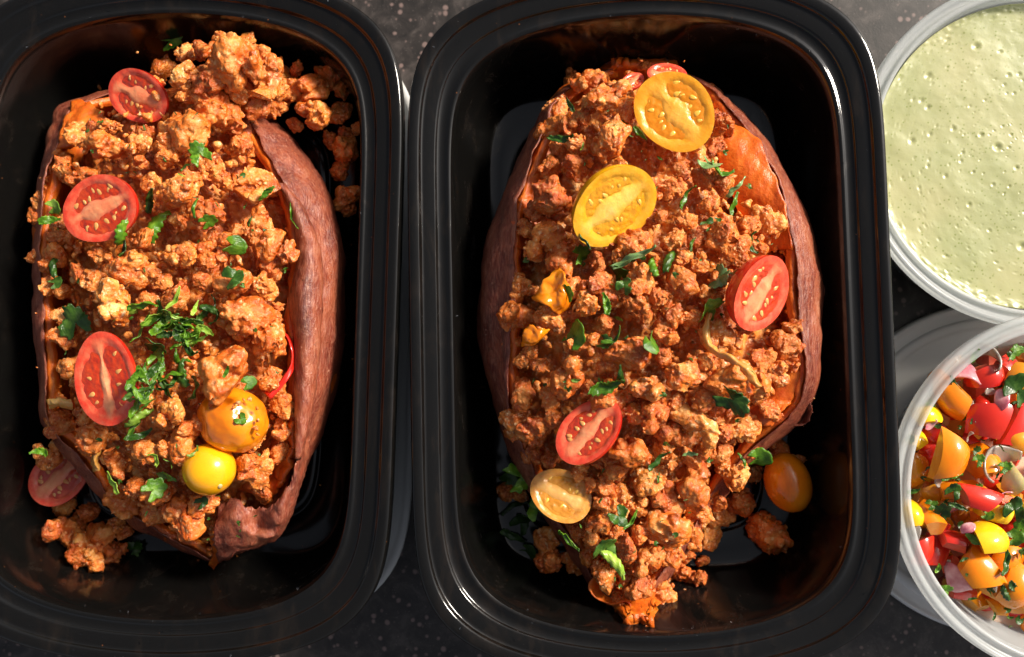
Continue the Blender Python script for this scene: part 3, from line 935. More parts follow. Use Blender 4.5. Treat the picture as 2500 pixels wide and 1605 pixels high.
MT['strand'] = mat_simple('soft cooked onion', [(0.3, (0.50, 0.20, 0.035)), (0.6, (0.62, 0.30, 0.075)), (0.8, (0.70, 0.42, 0.15))], 2.0, 0.3, 0.4, RAD_Y, 0.2, 9, 0.2)
for rows, lb in (([[(1656, 735, 6.25), (1646, 775, 6.35), (1656, 812, 6.45), (1690, 842, 6.75), (1735, 868, 7.0), (1770, 905, 6.9)], [(1663, 735, 6.35), (1654, 775, 6.45), (1664, 806, 6.55), (1694, 832, 6.85), (1741, 858, 7.1), (1782, 902, 6.95)],
                   [(1668, 737, 6.2), (1662, 775, 6.3), (1672, 804, 6.4), (1698, 828, 6.7), (1745, 852, 6.95), (1788, 898, 6.8)]], 'limp translucent onion strand curving over the big stringy lump'),
                 ([[(112, 938, 5.3), (140, 934, 5.5), (172, 938, 5.4)], [(114, 948, 5.4), (142, 946, 5.6), (174, 950, 5.5)], [(116, 956, 5.2), (143, 956, 5.4), (172, 960, 5.3)]], 'short pale onion strand poking out at the narrow skin edge'),
                 ([[(215, 1050, 4.9), (212, 1080, 4.9), (222, 1108, 4.7)], [(224, 1050, 5.1), (222, 1080, 5.1), (232, 1106, 4.9)], [(233, 1050, 4.9), (233, 1080, 4.9), (240, 1102, 4.7)]], 'pale onion strand hanging over the lower skin strip')):
    o = strip('onion_strand', rows, MT['strand'], None, np.zeros(3), 3.0 + len(lb), 0.09, 60, 10, 0.02)
    tag(o, lb, 'onion', 'cooked onion strands')

# ------------------------------------------------------------------ meat crumbles
DG = None


def clump(seed, voxel, grains, elong):
    """one lump of cooked ground meat: a core of rounded lobes crusted with grains, fused to one skin"""
    rng = np.random.default_rng(seed)
    vv, ff, off = [], [], 0

    def add(c, s, base):
        nonlocal off
        e = base[0] * s @ randm(rng).T + c
        vv.append(e); ff.extend([tuple(i + off for i in t) for t in base[1]]); off += len(e)

    def randm(r):
        q = r.normal(size=(3, 3)); q, _ = np.linalg.qr(q)
        return q

    ax = np.array(elong)
    cores = []
    for _ in range(rng.integers(5, 9)):
        c = rng.normal(size=3); c = c / np.linalg.norm(c) * rng.uniform(0.15, 0.58) * ax
        r = rng.uniform(0.34, 0.52)
        cores.append((c, r))
        add(c, np.array([r, r * rng.uniform(0.7, 1), r * rng.uniform(0.7, 1.1)]), ICO2)
    for gi in range(grains):
        c, r = cores[rng.integers(len(cores))]
        d = rng.normal(size=3); d[2] = d[2] * 0.8 + 0.25; d /= np.linalg.norm(d)
        gr = (rng.uniform(0.045, 0.12) if rng.random() < 0.82 else rng.uniform(0.12, 0.25)) * (1.0 if voxel < 0.1 else 1.5)
        add(c + d * (r - gr * rng.uniform(0.0, 0.75)), np.array([gr * rng.uniform(0.9, 2.1), gr * rng.uniform(0.7, 1.1), gr * rng.uniform(0.6, 1)]), ICO1)
    me = mesh('tmp', np.concatenate(vv), ff)
    o = bpy.data.objects.new('tmp', me); COL.objects.link(o)
    md = o.modifiers.new('r', 'REMESH'); md.mode = 'VOXEL'; md.voxel_size = voxel
    ev = o.evaluated_get(bpy.context.evaluated_depsgraph_get())
    m2 = bpy.data.meshes.new_from_object(ev)
    bpy.data.objects.remove(o); bpy.data.meshes.remove(me)
    n = len(m2.vertices)
    co_ = np.empty(n * 3); m2.vertices.foreach_get('co', co_); co_ = co_.reshape(-1, 3)
    no = np.empty(n * 3); m2.vertices.foreach_get('normal', no); no = no.reshape(-1, 3)
    sm = co_.copy()
    ed = np.empty(len(m2.edges) * 2, dtype=np.int64); m2.edges.foreach_get('vertices', ed); ed = ed.reshape(-1, 2)
    deg = np.bincount(ed.ravel(), minlength=n)[:, None]
    for _ in range(1):
        acc = np.zeros_like(sm)
        np.add.at(acc, ed[:, 0], sm[ed[:, 1]]); np.add.at(acc, ed[:, 1], sm[ed[:, 0]])
        sm = 0.6 * sm + 0.4 * acc / np.maximum(deg, 1)
    if voxel < 0.08:
        for _ in range(5):
            nn = rng.normal(size=3); nn /= np.linalg.norm(nn)
            d_ = sm @ nn
            over = np.maximum(d_ - d_.max() * rng.uniform(0.62, 0.85), 0)
            sm = sm - nn * (over * 0.85)[:, None]
        h = np.array([mnoise.fractal(Vector(q * 2.2 + seed), 0.8, 2.1, 5) for q in sm])
        h2 = np.array([mnoise.noise(Vector(q * 7.0 + seed)) for q in sm])
        sm = sm + no * (h * 0.085 + h2 * 0.018)[:, None]
    m2.vertices.foreach_set('co', sm.ravel())
    m2.polygons.foreach_set('use_smooth', [True] * len(m2.polygons))
    m2.materials.clear(); m2.materials.append(MT['meat'])
    m2.name = 'meat_crumble'
    m2.update()
    return m2


CL = []
for s in range(22):
    el = [(1, 1, 1), (1.25, 0.95, 0.85), (1.45, 0.85, 0.8), (1.1, 1.1, 0.8)][s % 4]
    CL.append(clump(100 + s, 0.038, (150, 50, 100, 26)[(s // 2) % 4], el))
CLs = []
for s in range(12):
    m2 = clump(300 + s, 0.17, 26, [(1, 1, 1), (1.3, 0.9, 0.85), (1.5, 0.8, 0.8)][s % 3])
    n = len(m2.vertices); co_ = np.empty(n * 3); m2.vertices.foreach_get('co', co_)
    CLs.append((co_.reshape(-1, 3), [tuple(p.vertices) for p in m2.polygons]))

BIG1 = """560 150 76;505 130 46;470 120 34;600 140 50;640 160 40;655 215 40;600 245 44;540 265 44;470 230 44;440 215 34;520 100 34;580 105 34;430 180 44;500 195 52;622 190 52;552 218 48;440 130 30;378 165 38;440 300 78;502 270 66;402 330 46;190 320 54;245 340 58;322 340 38;392 372 38;150 398 38;202 420 46;
330 320 34;585 300 40;430 450 60;482 492 62;592 430 62;602 512 48;520 415 40;612 562 38;652 582 62;500 392 34;490 602 44;425 602 46;300 632 54;350 645 38;130 608 46;212 650 40;272 712 62;350 700 34;
420 702 48;550 660 56;580 722 66;560 772 46;622 790 58;522 855 84;622 670 48;140 680 36;150 790 38;190 640 34;272 958 32;140 940 28;140 992 44;222 1028 58;400 970 48;442 1002 38;420 1042 52;272 1082 44;
330 1060 46;385 1060 34;580 1090 46;642 900 44;662 950 38;592 1042 34;602 1105 46;300 1182 62;362 1150 46;420 1212 68;470 1190 46;322 1140 38;100 480 32;140 520 34;95 510 28;140 560 40;330 560 34;
240 600 36;560 340 44;640 640 34;660 1010 38;650 1060 34;200 980 34;460 390 30;350 430 36;160 860 32;150 740 30;190 900 28;640 730 32;520 560 34;380 660 30;470 660 34;440 1120 30;540 1200 34;250 1130 30;
370 1210 44;340 930 30;610 1160 34;560 540 32;104 470 30;86 505 25;112 440 30;126 408 28;92 598 32;100 556 25;150 372 30;250 300 34;215 300 30;330 380 30;560 300 34""".replace('\n', '')
SPILL1 = """730 205 58;782 190 48;742 272 58;690 218 38;802 260 42;815 345 52;800 400 38;815 452 48;812 490 32;650 240 34;700 160 26;770 330 30;690 290 26;840 300 24;118 1068 46;152 1240 50;205 1272 58;
242 1248 46;222 1322 38;122 1250 36;262 1290 36;212 1200 36;90 1055 24;180 1225 28;285 1245 28;150 1190 42;265 1232 38;180 1300 36;250 1302 38""".replace('\n', '')
BIG2 = """1430 330 58;1302 302 46;1298 250 44;1375 200 48;1422 230 56;1380 250 36;1505 155 24;1340 190 34;1670 215 34;1692 290 38;1680 335 38;1340 388 42;1292 468 62;1250 495 36;1278 560 56;1305 602 54;
1350 340 38;1450 395 36;1582 452 38;1540 512 36;1602 520 38;1592 390 36;1700 430 46;1660 415 40;1690 545 56;1745 530 42;1808 518 54;1720 585 46;1660 490 36;1640 562 36;1580 560 34;1500 572 46;1452 600 28;
1410 565 36;1222 670 40;1205 740 58;1285 760 50;1352 675 42;1372 712 46;1420 690 46;1500 660 46;1590 660 56;1540 702 36;1490 722 46;1570 742 46;1622 740 34;1670 690 38;1695 780 46;1742 762 34;
1562 790 40;1480 820 62;1202 812 38;1232 832 38;1262 850 28;1330 882 58;1362 800 38;1738 890 84;1782 845 36;1812 872 38;1842 790 48;1600 890 58;1642 912 48;1520 912 56;1422 930 46;1530 970 56;1482 970 40;
1222 930 48;1282 930 38;1212 992 58;1262 1012 54;1682 960 38;1812 960 36;1742 1000 46;1632 1000 60;1572 1010 46;1482 1050 66;1562 1062 42;1692 1050 38;1642 1060 40;1620 1125 70;1530 1130 56;1450 1100 46;
1722 1120 56;1762 1108 32;1732 1170 48;1412 1150 46;1442 1180 46;1572 1232 78;1612 1255 46;1492 1190 36;1502 1240 38;1682 1220 38;1402 1230 46;1440 1242 32;1352 1240 36;1520 1312 46;1570 1332 50;
1422 1352 46;1482 1372 46;1540 1388 42;1600 1350 36;1350 1180 40;1290 390 34;1640 620 34;1760 640 32;1700 650 34;1530 620 34;1400 620 30;1330 740 34;1410 760 34;1440 860 40;1380 920 30;1300 980 34;
1560 840 36;1640 850 36;1700 900 34;1780 920 34;1850 850 30;1660 790 36;1270 690 32;1600 600 34;1480 920 34;1560 930 34;1690 1010 34;1760 1050 34;1420 1080 34;1360 1110 32;1660 1170 36;1460 1290 40;
1420 1290 34;1560 1170 44;1640 1200 40;1780 580 36;1540 450 34;1480 430 30;1320 1130 34;1290 1080 30;1250 1060 34;1700 1090 36;1660 1260 40;1600 1300 36;1380 1300 40;1340 1220 34;1560 1290 40;1500 1420 34;1450 1400 34;1310 350 32;1360 280 34;1460 260 34;1250 600 30;1240 540 30""".replace('\n', '')
SPILL2 = """1280 1268 46;1292 1312 46;1352 1322 42;1182 1150 34;1222 1162 28;1802 1262 68;1832 1052 36;1800 1030 30;1860 1080 26;1648 1318 20;1640 1355 24""".replace('\n', '')


def parse(t):
    return [tuple(float(x) for x in q.split()) for q in t.split(';') if q.strip()]


CRUMB = []          # (object, potato index, u, v, radius in overview units, on the floor?)


def put_crumble(k, u, v, r, z=None, squash=0.9, lift=0.0):
    if z is None:
        p = on_mound(k, u, v)
        rad = r * cmu(p[2])
        p = at(u, v, p[2] + (0.30 + 0.35 * min(1, max(0, r - 32) / 40)) * rad + lift)
    else:
        for _ in range(6):
            p = at(u, v, z); rad = r * cmu(z)
            z = max(z, float(wall(k, p[0], p[1])) + 0.45 * rad)
        p = at(u, v, z)
    s = rad * 1.10
    me = CL[RNG.integers(len(CL))]
    an = RNG.uniform(0, 2 * math.pi)
    t = RNG.normal(size=2) * 0.35
    Rm = fr([t[0], t[1], 1], [math.cos(an), math.sin(an), 0])
    o = link('meat_crumble', me, mtx=mtx(Rm, p, (s * RNG.uniform(0.9, 1.1), s * RNG.uniform(0.9, 1.1), s * squash)))
    CRUMB.append((o, k, u, v, r, z is not None))
    SOLID.append((p[0], p[1], p[2], rad * 0.92))
    return o


for u, v, r in parse(BIG1):
    put_crumble(0, u, v, r * 1.0)
for u, v, r in parse(BIG2):
    put_crumble(1, u, v, r * 1.0)
for u, v, r in parse(SPILL1):
    zf = FLOOR + r * cmu(1.5) * 0.75
    if v < 600:
        zf += 1.5 + (0.8 if u < 760 else 0)
    elif u > 190: zf += 0.3
    if (u, v) == (118, 1068): zf = 2.9
    put_crumble(0, u, v, r * 0.98, zf)
for u, v, r in parse(SPILL2):
    zf = FLOOR + r * cmu(1.5) * 0.75 + (0.9 if u < 1400 and v > 1200 else 0) + (0.8 if 1790 < u < 1870 and v < 1100 else 0)
    put_crumble(1, u, v, r * 0.98, zf)
# a few more between the ones above, up to 300 in all
tries = 0
pl = [(c[2], c[3], c[4], c[1]) for c in CRUMB]
while len(CRUMB) < 298 and tries < 6000:
    tries += 1
    k = int(RNG.random() < 0.5)
    P = (P1, P2)[k]
    v = RNG.uniform(P[1, 0] + 10, P[-1, 0] - 60)
    eL, eR = spl(P[:, 0], P[:, 1], v), spl(P[:, 0], P[:, 4], v)
    u = RNG.uniform(eL + 25, eR - 25)
    if k == 1 and u > 1690 and 280 < v < 480: continue
    if k == 0 and u > 560 and v > 1120: continue
    r = RNG.uniform(24, 36)
    if any(math.hypot(u - a, v - b) < 0.62 * (r + c) for a, b, c, _ in pl): continue
    if any(math.hypot(u - a, v - b) < c * 0.8 + r for a, b, c in TOM): continue
    put_crumble(k, u, v, r, lift=-0.15)
    pl.append((u, v, r, k))

MARKS = [[(322, 226, 'far red tomato half'), (233, 490, 'wet red tomato half'), (246, 890, 'biggest red tomato half'), (545, 985, 'slumped orange tomato'), (490, 1100, 'whole yellow tomato'),
          (138, 1118, 'shaded red tomato half'), (405, 790, 'cilantro heap'), (465, 357, 'bright standing cilantro leaf'), (365, 527, 'broad folded cilantro strip'), (550, 576, 'leaf between two pale lumps'),
          (550, 650, 'dark curled leaf'), (660, 850, 'red tomato peel'), (316, 1285, 'dark leaf on the floor'), (700, 220, 'far tip of the folded skin')],
         [(1581, 262, 'large yellow tomato half'), (1441, 486, 'sunny yellow tomato half'), (1786, 690, 'red half with the yellow core'), (1378, 1010, 'slim red tomato half'), (1315, 1161, 'amber tomato half'),
          (1846, 1131, 'whole orange tomato'), (1486, 605, 'long frilled leaf'), (1295, 685, 'folded orange skin'), (1350, 782, 'largest bright leaf'), (1722, 942, 'dark wet leaf'), (1616, 1063, 'pale sunny strip'),
          (1440, 1322, 'pale thick green strip'), (1607, 457, 'arched cilantro strip'), (1525, 806, 'pale cilantro sprig'), (1690, 402, 'strips by the orange flesh')]]
ORD = ['nearest', 'second', 'third', 'fourth', 'fifth', 'sixth', 'seventh', 'eighth', 'ninth', 'tenth']
SIDE = [{'u': 'above', 'd': 'below', 'l': 'outward of', 'r': 'on the fold side of'}, {'u': 'above', 'd': 'below', 'l': 'on the far side of', 'r': 'on the cup side of'}]
buckets = {}
for o, k, u, v, r, fl_ in CRUMB:
    d = [(math.hypot(u - a, v - b), a, b, nm) for a, b, nm in MARKS[k]]
    dist, a, b, nm = min(d)
    dx, dy = u - a, v - b
    di = ('r' if dx > 0 else 'l') if abs(dx) > abs(dy) else ('d' if dy > 0 else 'u')
    buckets.setdefault((k, nm, di), []).append((dist, o, r, fl_))
for (k, nm, di), lst in buckets.items():
    lst.sort(key=lambda q: q[0])
    for i, (dist, o, r, fl_) in enumerate(lst):
        size = 'big' if r > 56 else ('chunky' if r > 42 else ('medium' if r > 33 else 'small'))
        tag(o, '%s meat crumble, %s %s the %s' % (size, ORD[min(i, 9)], SIDE[k][di], nm), 'meat crumble',
            ('meat crumbles spilled in the container with the whole yellow tomato', 'meat crumbles spilled in the container by the cups')[k] if fl_ else
            ('meat crumbles on the potato with the cilantro heap', 'meat crumbles on the potato with the yellow halves')[k])

# the packed meat that shows between the crumbles, and the loose crumbs on it
for k, P in enumerate((P1M, P2)):
    n1, n2 = 180, 110
    vs = np.linspace(P[0, 0] + 8, P[-1, 0] - 15, n1)
    S = np.zeros((n1, n2, 3))
    for i, v in enumerate(vs):
        a, b = at(spl(P[:, 0], P[:, 1], v) + 8, v, 4.4), at(spl(P[:, 0], P[:, 4], v) - 8, v, 4.4)
        S[i] = a + (b - a) * np.linspace(0, 1, n2)[:, None]
    h, t = MND[k](S[:, :, 0].ravel(), S[:, :, 1].ravel())
    fl = S.reshape(-1, 3).copy()
    fl[:, 2] = h - 1.1 - (1.3 * np.clip((S[:, :, 0].ravel() - at(1690, 400, 5)[0]) / 0.5, 0, 1) * (S[:, :, 1].ravel() > at(1700, 500, 5)[1]) if k == 1 else 0)
    fl[:, 2] += fbm(fl * np.array([1, 1, 0]), 1.6, 4, 3.0 + k) * 0.28 + np.abs(fbm(fl * np.array([1, 1, 0]), 4.5, 3, 9.0 + k)) * 0.35
    fl[:, 2] = np.maximum(fl[:, 2], wall(k, fl[:, 0], fl[:, 1]) + 0.06)
    o = link('meat_filling', mesh('meat_filling', fl, gridf(n1, n2), MT['meat']))
    tag(o, ('packed ground meat filling deep in the potato under the cilantro heap', 'packed ground meat filling deep in the potato under the yellow halves')[k], 'meat filling', 'meat fillings', 'stuff')

vv, ff, off = [], [], 0
for k, P in enumerate((P1M, P2)):
    for _ in range(620):
        v = RNG.uniform(P[0, 0] + 15, P[-1, 0] - 10)
        eL, eR = spl(P[:, 0], P[:, 1], v), spl(P[:, 0], P[:, 4], v)
        u = RNG.uniform(eL + 12, eR - 12)
        if k == 1 and u > 1700 and 285 < v < 470: continue
        if k == 0 and u > 575 and v > 1115: continue
        p = on_mound(k, u, v)
        r = RNG.uniform(0.08, 0.27)
        p = at(u, v, p[2] - 0.75 + 0.45 * RNG.random() + r * RNG.uniform(0, 0.9))
        p[2] = max(p[2], float(wall(k, p[0], p[1])) + 0.6 * r)
        c, f = CLs[RNG.integers(len(CLs))]
        vv.append((c * r * np.array([1, 1, 0.9])) @ randrot().T + p)
        ff += [tuple(i + off for i in q) for q in f]; off += len(c)
zb = zt(0, 545, 985, 0.2)
for u, v, dz, r in ((560, 943, 0.86, 0.10), (572, 938, 0.84, 0.08), (584, 936, 0.80, 0.10), (552, 950, 0.90, 0.07), (601, 958, 0.80, 0.10), (604, 985, 0.78, 0.09), (601, 1003, 0.72, 0.11), (604, 1018, 0.62, 0.09), (548, 955, 0.92, 0.07)):
    p = at(u, v, zb + dz)
    c, f = CLs[RNG.integers(len(CLs))]
    vv.append((c * r) @ randrot().T + p); ff += [tuple(i + off for i in q) for q in f]; off += len(c)
# specks on the container walls and floors
for cu, cv_, n in ((470, 700, 26), (1535, 760, 34)):
    for _ in range(n):
        an = RNG.uniform(0, 2 * math.pi)
        u, v = cu + math.cos(an) * RNG.uniform(330, 400), cv_ + math.sin(an) * RNG.uniform(560, 640)
        if cu < 500 and u < 60: continue
        z = FLOOR
        for _ in range(8):
            p = at(u, v, z); z = float(wall(0 if cu < 500 else 1, p[0], p[1])) + 0.03
        if z > ZR - 0.5: continue
        r = RNG.uniform(0.02, 0.06)
        c, f = CLs[RNG.integers(len(CLs))]
        vv.append(c * r + p); ff += [tuple(i + off for i in q) for q in f]; off += len(c)
o = link('meat_crumbs', mesh('meat_crumbs', np.concatenate(vv), ff, MT['meat']))
tag(o, 'tiny loose meat crumbs scattered between the crumbles in both containers', 'meat crumbs', None, 'stuff')
print('crumbles', len(CRUMB), 'crumb verts', off)
SOLA = np.array(SOLID)


def top(x, y):
    d2 = (SOLA[:, 0] - x) ** 2 + (SOLA[:, 1] - y) ** 2
    r2 = SOLA[:, 3] ** 2
    z = np.where(d2 < r2, SOLA[:, 2] + np.sqrt(np.maximum(r2 - d2, 0)) * 0.9, FLOOR)
    m = max(float(MND[0](x, y)[0]), float(MND[1](x, y)[0]))
    return max(float(z.max()), m - 0.1)


def on_top(u, v, lift=0.03):
    z = 5.5
    for _ in range(5):
        p = at(u, v, z); z = top(p[0], p[1]) + lift
    p = at(u, v, z)
    e = 0.30
    gx_ = (top(p[0] + e, p[1]) - top(p[0] - e, p[1])) / (2 * e)
    gy_ = (top(p[0], p[1] + e) - top(p[0], p[1] - e)) / (2 * e)
    return p, np.array([-np.clip(gx_, -1, 1), -np.clip(gy_, -1, 1), 1.0])

# ------------------------------------------------------------------ cilantro
LEAF = {}


def ribbon(seed, serr, curl, bend, lobes=0, wid=0.26):
    """a chopped strip of leaf, length 1 along x, curled and with a ragged edge"""
    rng = np.random.default_rng(seed)
    n1, n2 = 26, 7
    t = np.linspace(0, 1, n1)
    wv = wid * (0.35 + 0.65 * np.sin(np.clip(t * 1.1 + 0.05, 0, 1) * math.pi) ** 0.6)
    wl = wv * (1 + serr * (np.abs(((t * (5 + lobes)) % 1.0) - 0.5) * 2 - 0.5) + rng.normal(size=n1) * 0.06)
    wr = wv * (1 + serr * (np.abs(((t * (6 + lobes) + 0.3) % 1.0) - 0.5) * 2 - 0.5) + rng.normal(size=n1) * 0.06)
    a = bend * (t - 0.5)
    cx = np.cumsum(np.cos(a)) / n1 - 0.5; cy = np.cumsum(np.sin(a)) / n1
    cy -= cy.mean()
    tw = rng.uniform(-1, 1) * (t - 0.5) * 1.2
    s = np.linspace(-1, 1, n2)
    V = np.zeros((n1, n2, 3))
    for j, q in enumerate(s):
        w_ = np.where(q < 0, wl, wr) * q / 2
        V[:, j, 0] = cx - np.sin(a) * w_ * np.cos(tw)
        V[:, j, 1] = cy + np.cos(a) * w_ * np.cos(tw)
        V[:, j, 2] = curl * ((t - 0.5) ** 2 * 1.2 - 0.1) + np.abs(q) ** 1.5 * wv * 0.28 * np.sign(curl + 0.01) + np.sin(tw) * w_ * 1.2 + 0.03 * np.sin(t * 11 + seed) + 0.02 * np.sin(q * 4 + t * 19 + seed)
    return V.reshape(-1, 3), gridf(n1, n2)


def lobed(seed, nl, frill):
    """a small leaf blade with lobes"""
    rng = np.random.default_rng(seed)
    n1, n2 = 44, 8
    th = np.linspace(-2.5, 2.5, n1)
    rad = 0.36 + 0.16 * np.abs(np.cos(th * nl / 2.4)) + frill * np.abs(np.sin(th * nl * 1.9)) + rng.normal(size=n1) * 0.012
    rr = np.linspace(0.04, 1, n2)
    V = np.zeros((n1, n2, 3))
    for j, q in enumerate(rr):
        V[:, j, 0] = rad * q * np.cos(th) - 0.12
        V[:, j, 1] = rad * q * np.sin(th) * 0.85
        V[:, j, 2] = 0.10 * q * np.cos(th * nl) * q + rng.uniform(0.10, 0.28) * (rad * q) ** 2 + 0.05 * np.sin(th * 2 + seed) * q
    return V.reshape(-1, 3), gridf(n1, n2)


def leaf_mesh(vf, mat):
    me = mesh('cilantro_leaf', vf[0], vf[1], mat)
    return me


STRIPV = [ribbon(s, (0.06, 0.22, 0.42)[s % 3], (0.5, -0.4, 0.8, 0.2)[s % 4], (0.6, -1.0, 1.6, -0.3)[s % 4], s % 5, (0.17, 0.26, 0.34)[s % 3]) for s in range(12)]
LOBEV = [lobed(40 + s, 2 + s % 3, (0.05, 0.12)[s % 2]) for s in range(8)]
for nm in ('leaf', 'leaf_dark', 'leaf_pale', 'leaf_stem'):
    LEAF[nm, 's'] = [leaf_mesh(x, MT[nm]) for x in STRIPV]
    LEAF[nm, 'l'] = [leaf_mesh(x, MT[nm]) for x in LOBEV]

